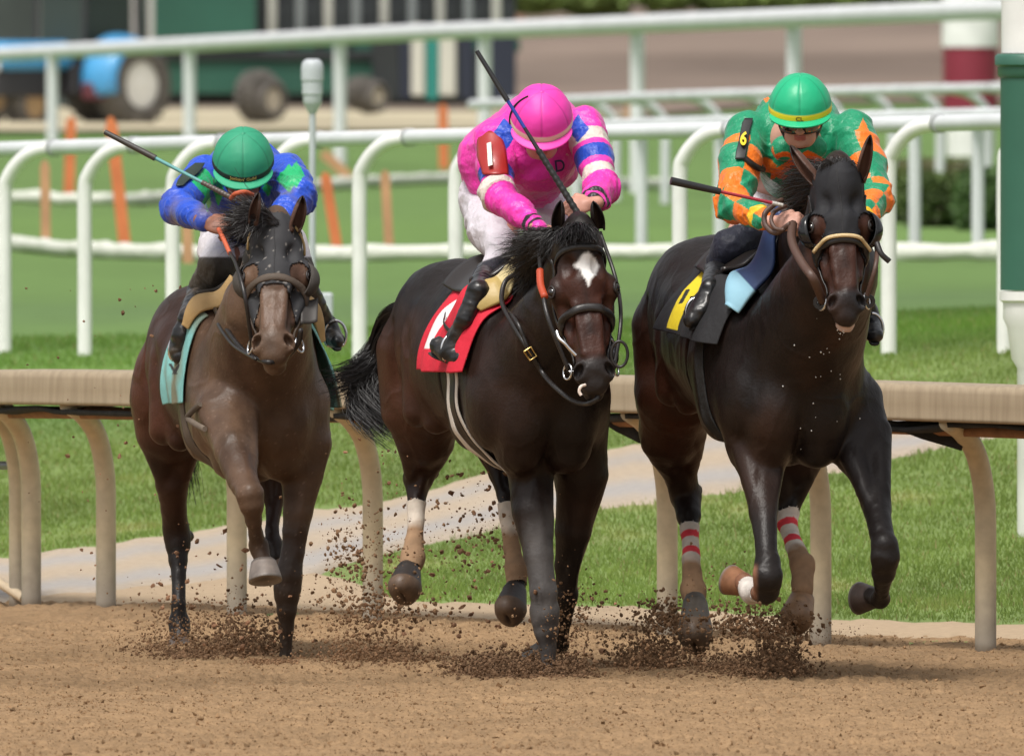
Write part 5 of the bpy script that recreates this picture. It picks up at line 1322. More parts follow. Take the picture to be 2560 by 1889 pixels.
def tack_side(H, q, pad_m, cloth_m, cloth_col, pb=(.40, .58), cb=(.60, 1.08), pp=(2, 78), cp=(28, 96), zc=1.25, girth=None, flut=.012, pad_th=.018, pw=.06, roll=.045, pad_col=None):
    """padding roll, number cloth and girth on one flank; q=-1 the side facing us"""
    pc = pb[0]
    H.patch(pb[0], pb[1], pp[0]*q, pp[1]*q, 26, 50, lambda U: .010 + roll*np.sin(math.pi*(.04+.92*U[..., 0]))**.6*(.55+.45*np.sin(math.pi*np.clip(U[..., 1]*.9+.15, 0, 1))), pad_th, 'saddle_pad', pad_m, pad_col, zc,
            bf=lambda u, v: pb[0] + .05*v*v + (pb[1]-pb[0]+pw*math.sin(math.pi*min(v*1.02, 1))**.8)*u*(1-.55*max(v-.6, 0)/.4))
    H.patch(cb[0], cb[1], cp[0]*q, cp[1]*q, 110, 70, .008, .006, 'saddlecloth', cloth_m, cloth_col, zc,
            flutter=lambda U, Q: flut*(U[..., 1]**1.5)*(1.0+1.3*fbm((Q.reshape(-1, 3))*A3(5, 5, 2.5), 2, 3).reshape(U.shape[:2])*1.2) + .004*np.sin(U[..., 0]*22+U[..., 1]*5))
    if girth: H.patch(girth[0], girth[1], 80*q, 180*q, 6, 40, .006, .006, 'girth', girth[2], None, zc)
m_cloth = mat('saddle_cloth', attr='Col', rough=.75, bump=(14, .4, .02), bump2=(260, .15, .001))
m_saddle = mat('saddle_leather', (.025, .020, .018), rough=.3, bump=(60, .2, .003))
def saddle(H, m=None):
    m = m or m_saddle
    H.patch(.40, .90, -36, 36, 24, 34, lambda U: .022+.025*np.clip((U[..., 0]-.75)*3, 0, 1)+.015*np.clip((.2-U[..., 0])*4, 0, 1), .018, 'saddle', m, None, 1.25)
def stirrup(H, q, foot, top_b=.66):
    f = np.array(foot); b = MB(); n = 22
    c = f + A3(0, 0, .045); ring = [c + (H.S*.045*math.cos(t)) + A3(0, 0, .06*math.sin(t)) for t in np.linspace(math.radians(-40), math.radians(220), n)]
    b.tube(ring, .006, 8); b.tube([ring[0], ring[-1]], .008, 8); b.build('stirrup', m_steel, H.root, True)
    t = H.T(.27*q, top_b, 1.42); t = H.f.push(t[None], .03, 5)[0]; b = MB(); b.tube(smooth_path([t, t*.5 + (c+A3(0, 0, .06))*.5 + H.S*.02*q, c + A3(0, 0, .06)], 5), .010, 6, flat=(nrm(H.S), .3)); b.build('stirrup_leather', m_leather, H.root, True)
def tail(H, pts, n, w=.0035, spread=.05, tips=None, name='tail'):
    """hair along a thick tail core"""
    C = smooth_path(pts, 6); R0 = np.linspace(.03, .012, len(C)); m_ = len(C)
    off = rng.normal(size=(n, 3)); off /= np.linalg.norm(off, axis=1, keepdims=True); rad = rng.random(n)**.5
    t = np.linspace(0, 1, m_); env = (.035 + spread*np.clip(t*1.2, 0, 1)**1.1)
    L = rng.uniform(.55, 1.0, n); idx = (t[None]*L[:, None])*(m_-1); i0 = np.floor(idx).astype(int).clip(0, m_-2); fr = (idx-i0)[..., None]
    P = C[i0]*(1-fr) + C[i0+1]*fr; ev = np.interp(t[None]*L[:, None], t, env)
    P = P + off[:, None]*rad[:, None, None]*ev[..., None]; ph = rng.uniform(0, 6.28, (n, 1))
    P[..., 2] += .02*np.sin(t[None]*6+ph)*t[None]*spread/.05*.6; P[..., 0] += .018*np.cos(t[None]*7+ph)*t[None]*spread/.05*.6
    return hair_mesh(name, None, P, w, m_hair, H.root)
def rein(H, pts, w=.016, m=None, name='rein', img=None, D0=None):
    V, Fq = tube_vf(smooth_path(pts, 8), w/2, 8, True, (A3(0, 1., 0), .5)); return make_mesh(name, V, Fq, m or m_leather, H.root)
def img_path(H, pts, off=.012):
    out = []
    for x, y in pts: out.append(H.f.ray(x, y, off=off))
    P = np.array(out); 
    for _ in range(2): P[1:-1, 1] = np.minimum(P[1:-1, 1], (P[:-2, 1]+P[2:, 1])/2 + .01)
    return P

# ================================================================== MIDDLE RIDER (pink, number 1)
def rider2():
    H = H2; bridle(H, nose_u=.315, nose_w=.034)
    H.mane_tuft([at(1440, 575, 99.45), at(1392, 600, 99.55), at(1350, 640, 99.75)], [at(1360, 640, 99.5), at(1290, 600, 99.6), at(1262, 660, 99.8)], 1600, .003, .022, .02, 'mane')
    H.mane_tuft([at(1392, 600, 99.5), at(1360, 650, 99.7), at(1335, 700, 99.9)], [at(1290, 640, 99.7), at(1290, 690, 99.8), at(1320, 760, 99.9)], 1800, .003, .02, .018, 'mane')
    H.mane_tuft([at(1410, 572, 99.38), at(1447, 556, 99.36), at(1482, 566, 99.38)], [at(1388, 606, 99.30), at(1440, 590, 99.24), at(1490, 598, 99.30)], 900, .0045, .014, .006, 'forelock', sag=.006)
    H.mane_tuft([at(1410, 585, 99.45), at(1425, 560, 99.45)], [at(1352, 602, 99.45), at(1372, 640, 99.45)], 900, .003, .014, .012, 'forelock')
    cream = A3(.72, .66, .58); gold = A3(.47, .34, .10)
    def cc(U, Q):
        C = np.tile(A3(.60, .012, .035), (*U.shape[:2], 1)); u, v = U[..., 0], U[..., 1]
        n = fbm(Q.reshape(-1, 3)*6, 2, 2).reshape(u.shape)*.03
        w = ((np.abs(u-.62-.16*np.sin(v*2.2)+n) < .105) & (v > .12) & (v < .80)); C[w] = A3(.78, .74, .74); return C
    pcol = lambda U, Q: np.where((U[..., 1:] < .46), A3(.70, .58, .30), A3(.47, .34, .11))
    gp_ = mat('gold_pad', attr='Col', rough=.45, var=(6, .12), bump=(12, .3, .02)); tack_side(H, -1, gp_, m_cloth, cc, roll=.055, pad_col=pcol, pb=(.18, .27), pw=.04, cb=(.20, .86), pp=(4, 52), cp=(24, 101), flut=.03)
    tack_side(H, 1, gp_, m_cloth, cc, pad_col=pcol, pb=(.29, .37), cb=(.28, .90), pp=(4, 50), cp=(24, 95))
    for b0, b1, m, ph in ((.33, .35, mat('white_elastic', cream, rough=.8, bump=(120, .3, .002)), 0), (.355, .405, m_leather, 0), (.41, .44, mat('white_elastic', cream), 0)):
        H.patch(b0, b1, -80, -185, 5, 44, .008, .007, 'girth', m, None, 1.25, flutter=lambda U, Q: .006*np.sin(U[..., 1]*19))
    saddle(H)
    P = img_path(H, [(1303, 679), (1265, 700), (1254, 745), (1267, 784), (1303, 844), (1325, 881), (1355, 930), (1385, 964), (1430, 998), (1468, 1009)], .010)
    P = np.vstack([P, [at(1494, 992, 99.2), H.bit[-1]*.5+H.bit[1]*.5 + A3(0, 0, -.06)]]); rein(H, P, .020)
    rein(H, img_path(H, [(1262, 770), (1290, 800), (1312, 850), (1326, 885)], .012), .016)
    b = MB(); c = H.f.ray(1326, 884, off=.016); sx = nrm(A3(.55, 0, -.83)); sy = nrm(A3(.83, 0, .55))
    loop = [c + sx*a*.021 + sy*b_*.016 for a, b_ in ((-1, -1), (1, -1), (1, 1), (-1, 1), (-1, -1))]; b.tube(loop, .0036, 8); b.tube([c-sx*.02, c+sx*.01], .003, 6); b.build('buckle', m_brass, H.root, True)
    rein(H, [H.bit[-1], at(1372, 800, 99.25), at(1356, 720, 99.35), at(1350, 655, 99.5), at(1345, 600, 99.62)], .018)
    rein(H, [at(1350, 676, 99.42), at(1352, 712, 99.36), at(1362, 742, 99.3)], .030, mat('red_strap', (.45, .06, .02), rough=.5))
    rein(H, [H.bit[1], at(1552, 800, 99.35), at(1540, 700, 99.6), at(1500, 580, 99.7)], .016)
    b = MB(); b.tube(smooth_path([at(1392, 828, 99.15), at(1398, 845, 99.13), at(1412, 858, 99.12), at(1424, 872, 99.12), at(1440, 888, 99.12)], 5), .007, 8); b.build('bit_shank', m_steel, H.root, True)
    b = MB(); cr = at(1546, 885, 99.2); b.tube([cr + A3(.032*math.cos(t)+.004, 0, .05*math.sin(t)) for t in np.linspace(0, 6.3, 24)], .006, 8); b.build('bit_loop', m_leather, H.root, True)
    b = MB(); b.tube(smooth_path([at(1463, 962, 99.12), at(1452, 966, 99.1), at(1448, 978, 99.1), at(1453, 988, 99.1)], 4), .006, 8, flat=(A3(0, 1, 0), .5)); b.build('tongue_tie', mat('tongue_cloth', (.8, .68, .6), rough=.6), H.root, True)
    tail(H, [H.T(-.02, 1.66, 1.42), at(985, 790, 101.75), at(950, 880, 101.85), at(900, 935, 101.8), at(832, 958, 101.7)], 1500, .0035, .045)
    tail(H, [H.T(-.03, 1.64, 1.40), at(985, 830, 101.75), at(960, 930, 101.85), at(930, 1005, 101.8), at(985, 1062, 101.7)], 2600, .0035, .085)
    tail(H, [at(990, 900, 101.7), at(935, 960, 101.85), at(905, 1020, 101.8), at(940, 1055, 101.75)], 900, .003, .05)

    # ---- rider
    J = Jockey('rider in pink silks with blue and white sleeve bands and a pink helmet', at(1240, 600, 100.7), A3(.55, .27, .20))
    J.frame(1354, 297, 99.95, 38, 0, 0)
    S1, E1, W1 = at(1236, 352, 100.2), at(1243, 488, 99.98), at(1348, 572, 99.72)
    S2, E2, W2 = at(1462, 318, 100.15), at(1505, 466, 99.9), at(1484, 508, 99.68)
    J.head(at(1348, 345, 100.2))
    J.arms = [(S1, E1, W1), (S2, E2, W2)]; J.f.chain([(S1, .04), (E1, .035), (W1, .024)], .02); J.f.chain([(S2, .04), (E2, .035), (W2, .024)], .02)
    J.fist(W2 + A3(-.005, -.02, 0), A3(-.9, -.25, -.12), A3(0, -.8, .5), A3(-.2, -.2, 1), 1.0, .75)
    J.fist(W1, A3(.8, -.3, -.45), A3(.1, -.6, .7), A3(0, -.2, 1))
    J.f.cone(at(1340, 350, 100.25), at(1260, 450, 100.9), .12, .13, .05); J.f.cone(at(1240, 480, 100.95), at(1270, 620, 100.45), .10, .045, .05)
    j = J.jk
    j.ell(at(1345, 352, 100.22), (.185, .13, .14), None, .05); j.cone(at(1350, 335, 100.3), at(1250, 395, 100.9), .165, .145, .08); j.cone(at(1335, 400, 100.25), at(1322, 455, 100.55), .13, .085, .08)
    j.cone(at(1250, 400, 100.9), at(1235, 430, 101.05), .145, .13, .06); j.cone(at(1205, 400, 100.8), at(1215, 450, 100.8), .085, .07, .06)
    j.cone(at(1340, 480, 100.5), at(1395, 430, 100.4), .055, .07, .06)
    j.chain([(S1, .078), (E1*.5+S1*.5, .068), (E1, .062), (E1*.5+W1*.5, .050), (W1, .036)], .03)
    j.chain([(S2, .080), (E2*.5+S2*.5, .068), (E2, .060), (W2*.6+E2*.4, .046), (W2*.85+E2*.15, .036)], .03)
    j.cone(at(1350, 318, 100.12), at(1350, 332, 100.1), .075, .08, .03)
    J.br.ell(at(1235, 490, 100.98), (.135, .17, .13), None, .05); J.br.chain([(at(x, y, D), r) for x, y, D, r in [(1222, 505, 100.95, .115), (1232, 575, 100.65, .095)] + outside(H, [(1258, 628, 100.45, .062), (1244, 660, 100.42, .054), (1205, 712, 100.5, .046)], .07)], .03)
    J.br.chain([(at(1320, 480, 100.95), .115), (at(1370, 540, 100.7), .10), (at(1430, 610, 100.4), .06)], .03)
    pink = A3(.86, .045, .43); blue = A3(.018, .07, .50); white = A3(.72, .62, .56); blk = A3(.02, .015, .02)
    def jc(V, N):
        C = np.tile(pink, (len(V), 1)); px, py = to_px(V); n = fbm(V*30, 2, 3)
        for S, E, W, bands in ((S1, E1, W1, ((.62, .80, blue), (.87, 1.06, white), (1.80, 1.86, blk), (1.91, 1.965, blk))), (S2, E2, W2, ((.22, .42, white), (.50, .68, blue), (.78, .95, white), (1.70, 1.80, blk), (1.88, 1.96, blk)))):
            t, d = armparam(V, S, E, W)
            near = d < .105
            for a, b, c in bands: C[near & (t > a) & (t < b)] = c
        d1 = np.abs(px-1262)/34 + np.abs(py-338+ (px-1262)*.15)/42; C[(d1 < 1) & (V[:, 1] < 100.4)] = blue
        d2 = np.abs(px-1446)/26 + np.abs(py-322)/34; C[(d2 < 1.05) & (V[:, 1] < 100.4)] = blue
        return C*(1 + .06*n)[:, None]
    def bc(V, N):
        px, py = to_px(V); k = np.clip((py - 634 - .35*(px-1256)*-1 + 0*py)/4, 0, 1)[:, None]; n = fbm(V*12, 3, 4)[:, None]
        return A3(.62, .59, .64)*(1+.05*n)*(1-k) + A3(.016, .017, .026)*k
    J.clothe(jc, bc, .013, [([(1222, 680, 100.43, .050), (1196, 730, 100.5, .044), (1165, 795, 100.6, .036), (1142, 842, 100.66, .032)], ((1098, 866, 100.74), (1152, 896, 100.58)), 1.1),
                            ([(1440, 640, 100.4, .05), (1480, 740, 100.5, .042), (1500, 820, 100.6, .034), (1506, 850, 100.65, .033)], ((1508, 870, 100.7), (1528, 895, 100.5)), 1.0)], .1, H)
    J.helmet((.86, .055, .43), (.78, .66, .48), (.86, .06, .43), True, gloss=.5); J.goggles((.33, .33, .34), frame=(.5, .5, .5))
    b = MB(); pts = [J.Q(.1245*math.sin(t), .01+.0*t, .132*math.cos(t)) for t in np.linspace(math.radians(-98), math.radians(-25), 16)]; b.tube(pts, .004, 6, flat=(J.hf, 1.0)); b.build('helmet_cord', mat('black_pad', (.015, .015, .017)), J.hel, True)
    red = mat('red_leather', (.36, .018, .015), rough=.4, bump=(40, .2, .004), coat=.2)
    o = plate('number_plate', j, [(328, 1222, 1228), (331, 1214, 1236), (338, 1212, 1240), (342, 1198, 1248), (352, 1193, 1258), (372, 1192, 1264), (395, 1194, 1267), (418, 1202, 1270), (436, 1207, 1271)], red, J.root, .010, .005)
    TV = [(x, y, z) for z in (0, 1) for x, y in ((-.5, -1.2), (.5, -1.2), (.5, -.6), (.5, 0), (.5, .6), (.5, 1.2), (-.5, 1.2), (-.5, .6), (-.5, 0), (-.5, -.6))]; m10 = 10
    TF = [tuple(range(10, 20)), tuple(reversed(range(10)))] + [(i, (i+1) % 10, (i+1) % 10+10, i+10) for i in range(10)]
    decal('plate_number', j, TV, TF, 1224, 385, 11, 24, math.radians(8), mat('white_vinyl', (.82, .80, .72), rough=.5), o, off=.034, push=.012)
    TV, TF = text_vf('D', .05, .02); decal('silk_letter', j, TV, TF, 1400, 414, 26, 30, math.radians(8), mat('navy_applique', (.03, .02, .10), rough=.7), J.root, off=.018)
    g0, g1 = at(1192, 128, 99.70), at(1441, 528, 99.58)
    P = lambda t: g0*(1-t)+g1*t
    whip('black whip with a blue middle held upright across the pink rider', [P(0), P(.31), P(.48), P(.62), P(1.02)], [(.009, .011), (.0075, .007), (.007, .009), (.0125, .0135)], [(.02, .02, .022), (.02, .05, .35), (.022, .022, .024), (.02, .02, .02)], ['flap', 'shaft', 'shaft', 'grip'])
    stirrup(H, -1, at(1132, 903, J.toe[2]+.04)); stirrup(H, 1, at(1516, 912, 100.6))
rider2()

# ================================================================== LEFT RIDER (blue and green)
def rider1():
    H = H1; hood(H, (.036, .036, .039), True, .285, side=.19); cups(H, (.060, .052, .045), rx=.056, ru=.076, rough=.7)
    bridle(H, mat('muddy_leather', (.085, .062, .045), rough=.7, bump=(60, .4, .004)), brow=False, nose_u=.27, nose_w=.032, nb_off=.010)
    mm = mat('tan_rope', (.50, .36, .16), rough=.7, bump=(120, .6, .004))
    h = H.H; H.strap([h(-.09, .05, -.10), h(-.075, .025, -.05), h(-.05, .005, -.01)], .012, .014, mm, 'crown_piece', .8); H.strap([h(.09, .09, -.10), h(.08, .05, -.05), h(.05, .02, -.01)], .012, .014, mm, 'crown_piece', .8)
    g = mat('blinker_45', (.045, .04, .036)); c = h(.10, .36, -.10); P = np.zeros((8, 8, 3))
    for i in range(8):
        for j in range(8): P[i, j] = h(.085+.055*i/7, .30+.11*j/7-.02*i/7, -.10-.02*math.sin(i/7*2))
    grid_sheet(P, .005, 'leather_flap', g, H.root)
    H.mane_tuft([at(672, 560, 101.95), at(650, 580, 102.05), at(640, 600, 102.2)], [at(612, 505, 102.0), at(575, 550, 102.1), at(590, 605, 102.1)], 2400, .003, .03, .022, 'mane')
    H.mane_tuft([at(690, 560, 101.9), at(668, 548, 101.9)], [at(605, 520, 101.9), at(600, 590, 101.85)], 1500, .003, .022, .018, 'forelock')
    cy = A3(.22, .52, .50)
    def cc(U, Q):
        n = fbm(Q.reshape(-1, 3)*5, 3, 2).reshape(U.shape[:2])[..., None]; C = cy*(1+.1*n) + 0*Q; k = np.clip(n*1.8+.12+.6*(.35-U[..., :1])*1.5, 0, 1)*.85; C = C*(1-k)+A3(.22, .17, .085)*k
        px, py = to_px(Q.reshape(-1, 3)); px, py = px.reshape(U.shape[:2]), py.reshape(U.shape[:2]); z = (np.abs(px-437-.5*(py-920)*0) < 14) & (np.abs(py-922) < 14) & ((np.abs((px-430)-(py-915)*.6) < 4) | (np.abs((px-442)+(py-925)*.6) < 4)); C[z] = .03; return C
    padm = mat('tan_pad', (.42, .27, .11), rough=.6, var=(8, .2), bump=(14, .3, .02))
    tack_side(H, -1, padm, m_cloth, cc, pb=(.25, .30), pw=.015, cb=(.26, .94), pp=(12, 52), cp=(36, 108), girth=(.32, .41, mat('muddy_girth', (.13, .10, .075), rough=.8, var=(10, .3))), zc=1.2)
    tack_side(H, 1, padm, m_cloth, cc, pb=(.25, .30), pw=.015, cb=(.26, .94), pp=(16, 62), cp=(36, 108), zc=1.2, flut=.07)
    b = MB(); b.tube(smooth_path([H.f.ray(500, 1010, off=.01), H.f.ray(478, 1030, off=.02), H.f.ray(470, 1045, off=.03), H.f.ray(490, 1060, off=.02), H.f.ray(512, 1072, off=.01)], 5), .012, 8, flat=(A3(0, 1, 0), .4)); b.build('girth_loop', mat('muddy_girth', (.13, .10, .075)), H.root, True)
    saddle(H, mat('muddy_saddle', (.05, .04, .03), rough=.6, var=(9, .3)))
    P = img_path(H, [(560, 672), (541, 685), (527, 716), (536, 768), (571, 829), (615, 877), (667, 905)], .010); P = np.vstack([P, [at(712, 895, 101.75), at(745, 860, 101.7), at(752, 825, 101.68), H.bit[1]]]); rein(H, P, .020)
    rein(H, img_path(H, [(545, 810), (562, 835), (590, 865), (640, 898)], .012), .014)
    rein(H, [H.bit[-1], at(612, 740, 101.72), at(590, 660, 101.85), at(575, 632, 101.98)], .016)
    rein(H, [at(575, 634, 101.98), at(560, 600, 102.05), at(546, 572, 102.12)], .019, mat('orange_rubber', (.55, .11, .045), rough=.6, bump=(120, .5, .003)))
    rein(H, [at(577, 496, 102.05), at(590, 484, 102.0), at(612, 480, 102.0), at(632, 488, 102.05)], .019, mat('orange_rubber', (.55, .11, .045)))
    tail(H, [H.T(0, 1.66, 1.42), H.T(-.05, 1.85, 1.3), H.T(-.05, 1.95, 1.0), H.T(-.03, 1.95, .75)], 900, .0035, .06)
    J = Jockey('rider in blue and green silks with a plain green helmet, crouched behind the left horse', at(600, 640, 103.2), A3(.30, .13, .085))
    J.frame(608, 402, 102.55, 34, 0, 0); J.head(at(608, 440, 102.8))
    S1, E1, W1 = at(512, 440, 102.8), at(443, 518, 102.5), at(512, 553, 102.22); S2, E2, W2 = at(712, 432, 102.8), at(745, 492, 102.5), at(695, 548, 102.3)
    J.arms = [(S1, E1, W1), (S2, E2, W2)]; J.f.chain([(S1, .04), (E1, .035), (W1, .025)], .02); J.f.chain([(S2, .04), (E2, .035), (W2, .025)], .02)
    J.fist(W1, A3(.85, -.35, -.25), A3(-.1, -.7, .65), A3(.2, -.1, 1), 1.12, .85); J.fist(W2, A3(-.8, -.3, .1), A3(0, -.7, .7), A3(0, 0, 1))
    J.f.cone(at(610, 450, 102.9), at(605, 540, 103.4), .12, .12, .05); J.f.cone(at(605, 560, 103.4), at(560, 650, 103), .11, .05, .05)
    j = J.jk; j.ell(at(612, 452, 102.88), (.185, .13, .13), None, .05); j.cone(at(612, 440, 103.0), at(605, 510, 103.4), .16, .14, .06); j.cone(at(612, 480, 102.9), at(612, 540, 103.1), .13, .12, .06)
    j.chain([(S1, .080), (S1*.5+E1*.5, .070), (E1, .060), (E1*.5+W1*.5, .050), (W1*.95+E1*.05, .038)], .03); j.chain([(S2, .080), (S2*.5+E2*.5, .072), (E2, .062), (E2*.5+W2*.5, .050), (W2, .038)], .03)
    J.br.ell(at(608, 570, 103.4), (.15, .16, .13), None, .05); J.br.chain([(at(x, y, D), r) for x, y, D, r in [(580, 575, 103.35, .115), (565, 625, 103.15, .10)] + outside(H, [(542, 668, 102.95, .065), (508, 712, 103.02, .048)], .06)], .03)
    J.br.chain([(at(650, 575, 103.35), .115), (at(700, 620, 103.15), .10), (at(745, 680, 102.95), .065)], .03)
    blue = A3(.020, .085, .58); grn = A3(.015, .45, .16)
    def jc(V, N):
        C = np.tile(blue, (len(V), 1)); px, py = to_px(V); n = fbm(V*10, 3, 3)[:, None]
        for cx, cy_, rx, ry in ((512, 455, 34, 36), (518, 505, 14, 30), (548, 480, 14, 34), (723, 448, 32, 34), (740, 440, 22, 34), (668, 470, 14, 20)):
            d = np.abs(px-cx)/rx + np.abs(py-cy_)/ry; C[(d < 1) & (V[:, 1] < 103)] = grn
        for S, E, W in ((S1, E1, W1), (S2, E2, W2)):
            t, d = armparam(V, S, E, W); k = (np.clip((t-.7)/.5, 0, 1)*np.clip(n[:, 0]*1.6+.25, 0, 1)*(d < .1))[:, None]*.75; C = C*(1-k)+A3(.17, .13, .12)*k
        return C*(1+.08*n)
    def bc(V, N):
        px, py = to_px(V); n = fbm(V*12, 3, 4)[:, None]; k = np.clip((py-640)/4, 0, 1)[:, None]; return A3(.62, .59, .62)*(1+.1*n)*(1-k) + A3(.045, .035, .025)*(1+.5*n)*k
    J.clothe(jc, bc, .013, [([(520, 690, 103.0, .048), (495, 730, 103.05, .042), (470, 790, 103.15, .036), (458, 838, 103.2, .034)], ((452, 862, 103.24), (450, 893, 103.02)), 1.1), ([(745, 690, 102.95, .05), (790, 760, 103.05, .04), (820, 815, 103.15, .033)], ((828, 838, 103.2), (843, 856, 103.0)), .95)], .35, H)
    J.helmet((.03, .30, .165), (.022, .020, .018), (.03, .36, .19), True, text="Jockeys' Guild", tcol=(.55, .38, .10), tsize=.0135, gloss=.6); J.goggles((.04, .04, .045))
    pl = plate('number_plate', j, [(408, 488, 512), (416, 478, 508), (428, 462, 500), (440, 452, 486), (452, 444, 470), (464, 440, 458)], mat('dark_green_vinyl', (.02, .035, .025), rough=.5, bump=(30, .3, .01)), J.root, .014)
    g0, g1 = at(262, 330, 102.2), at(590, 500, 102.05); P = lambda t: g0*(1-t)+g1*t
    whip('teal and black whip pointing to the upper left in the blue rider\'s hand', [P(0), P(.385), P(.74), P(1.0)], [(.0105, .013), (.0075, .0075), (.010, .011)], [(.05, .045, .04), (.12, .36, .36), (.10, .08, .07)], ['flap', 'shaft', 'grip'])
    stirrup(H, -1, at(450, 902, J.toe[2]+.05)); stirrup(H, 1, at(838, 866, 103.1))
rider1()

# ================================================================== RIGHT RIDER (green and orange, number 6)
def rider3():
    H = H3; hood(H, (.017, .017, .020), False, .265, .5); cups(H, (.012, .012, .013), rx=.058, ru=.076, rough=.15)
    gold = mat('gold_braid', (.62, .46, .24), rough=.4, bump=(150, 1.0, .004)); bridle(H, brow=False, nose_u=.30, nose_w=.034, nb_off=.008)
    H.strap(arc(H, .290, t0=-80, t1=80), .016, .020, gold, 'braid', .8, n=2); h = H.H
    H.mane_tuft([at(2080, 430, 99.0), at(2055, 470, 99.1), at(2040, 520, 99.25)], [at(1990, 430, 99.2), at(1965, 480, 99.3), at(1985, 560, 99.35)], 2600, .003, .024, .02, 'mane')
    H.mane_tuft([at(2070, 432, 98.95), at(2096, 420, 98.93), at(2130, 432, 98.95)], [at(2040, 412, 98.95), at(2090, 404, 98.95), at(2140, 415, 98.95)], 500, .003, .012, .01, 'forelock')
    b = MB(); b.tube([h(0, .283, .002), h(0, .255, .004)], .004, 8); 
    def cc(U, Q):
        u, v = U[..., 0], U[..., 1]; C = np.tile(A3(.012, .012, .014), (*u.shape, 1)); n = fbm(Q.reshape(-1, 3)*7, 2, 2).reshape(u.shape)
        C[(u > .64+.06*n) & (v > .05) & (v < .95) & (u < .83+.03*n)] = A3(.80, .62, .02)
        px, py = to_px(Q.reshape(-1, 3)); px, py = px.reshape(u.shape), py.reshape(u.shape); C[(np.abs((px-1712)+(py-742)*.55) < 5) & (np.abs(py-742) < 18)] = .02; return C
    lb = mat('light_blue_pad', (.30, .56, .70), rough=.5, bump=(20, .15, .01)); nb = mat('navy_pad_cover', (.03, .06, .17), rough=.6, bump=(25, .4, .01)); pb = mat('sky_blue_cover', (.20, .36, .72), rough=.6)
    lb = mat('blue_pad', attr='Col', rough=.5, bump=(20, .2, .01)); pcol = lambda U, Q: np.where((U[..., 1:] > .56), A3(.30, .56, .70), np.where(U[..., :1] > .66, A3(.20, .36, .72), A3(.03, .06, .17)))
    tack_side(H, -1, lb, m_cloth, cc, roll=.075, pad_col=pcol, pb=(.10, .22), cb=(.20, 1.02), pp=(6, 56), cp=(28, 86), girth=(.34, .42, m_rub), flut=.03, pw=.07)
    tack_side(H, 1, lb, m_cloth, cc, pad_col=pcol, pb=(.24, .34), cb=(.26, 1.02), pp=(10, 64), cp=(28, 90))
    saddle(H)
    rein(H, [H.bit[-1], at(2034, 698, 98.72), at(2012, 668, 98.78), at(1990, 630, 98.88), at(1979, 595, 98.98), at(1982, 560, 99.08)], .036, m_brown)
    rein(H, [at(1975, 560, 99.05), at(1940, 582, 99.08), at(1915, 565, 99.1), at(1912, 535, 99.12), at(1935, 512, 99.15), at(1955, 500, 99.2)], .022, m_brown)
    rein(H, [at(1960, 575, 99.03), at(1938, 570, 99.05), at(1928, 548, 99.08), at(1938, 528, 99.12), at(1965, 515, 99.18)], .016, m_brown)
    rein(H, [H.bit[1], at(2190, 660, 98.85), at(2188, 600, 99.05), at(2170, 560, 99.2)], .018, m_brown)
    rein(H, img_path(H, [(2195, 610), (2203, 635), (2215, 650)], .01) if False else [at(2192, 606, 98.8), at(2203, 634, 98.78), at(2224, 654, 98.78)], .022)
    for q in (-1, 1):
        c = H.bit[q] + H.hs*.012*q; b = MB(); b.lathe(c, [(.012, 0), (.026, .0), (.028, .004), (.026, .008), (.012, .008)], 20, nrm(A3(.4*q, -1, 0)), caps=False); b.build('bit_guard', m_leather, H.root, True)
    tail(H, [H.T(0, 1.66, 1.42), at(1655, 760, 101.3), at(1640, 850, 101.5), at(1650, 930, 101.5)], 700, .0035, .04)
    fm = MB(); r_ = np.random.default_rng(5)
    for _ in range(28):
        x, y = 2040 + r_.normal(0, 45), 985 + r_.normal(0, 95)
        if _ < 8: x, y = 2110+r_.normal(0, 12), 822+abs(r_.normal(0, 16))
        p = H.f.ray(x, y, off=.002); r0 = r_.uniform(.0012, .0034)*(1.6 if _ % 9 == 0 else 1); fm.lathe(p - A3(0, 0, r0), [(.0004, 0), (r0*.8, r0*.5), (r0, r0), (r0*.6, r0*1.7), (.0004, r0*2.2)], 6)
    tag(fm.build('foam', mat('foam', (.75, .74, .72), rough=.6), H.root, True), kind='stuff')
    J = Jockey('rider in green and orange checked silks with a yellow banded green helmet', at(1900, 620, 100.2), A3(.56, .30, .23))
    J.frame(2001, 268, 99.45, 20, -2, 0); J.head(at(1995, 330, 99.75))
    S1, E1, W1 = at(1868, 335, 99.8), at(1832, 508, 99.5), at(1918, 556, 99.22); S2, E2, W2 = at(2128, 330, 99.8), at(2190, 498, 99.5), at(2150, 560, 99.2)
    J.arms = [(S1, E1, W1), (S2, E2, W2)]; J.f.chain([(S1, .04), (E1, .035), (W1, .025)], .02); J.f.chain([(S2, .04), (E2, .035), (W2, .025)], .02)
    J.fist(W1 + A3(.03, -.01, .0), A3(.92, -.3, .05), A3(-.1, -.75, .62), A3(.2, 0, 1), 1.1, .85); J.fist(W2, A3(-.8, -.3, .1), A3(0, -.7, .7), A3(0, 0, 1))
    J.f.cone(at(1990, 350, 99.8), at(1930, 440, 100.4), .12, .12, .05); J.f.cone(at(1925, 500, 100.4), at(1840, 600, 100.1), .10, .05, .05)
    j = J.jk; j.ell(at(1992, 350, 99.85), (.195, .13, .15), None, .05); j.cone(at(1992, 330, 99.95), at(1945, 370, 100.45), .175, .15, .06); j.cone(at(1990, 390, 99.85), at(1965, 430, 100.1), .14, .10, .06)
    j.chain([(S1, .088), (S1*.55+E1*.45, .082), (E1, .070), (E1*.5+W1*.5, .052), (W1*.92+E1*.08, .038)], .03); j.chain([(S2, .088), (S2*.5+E2*.5, .080), (E2, .064), (E2*.5+W2*.5, .050), (W2, .038)], .03)
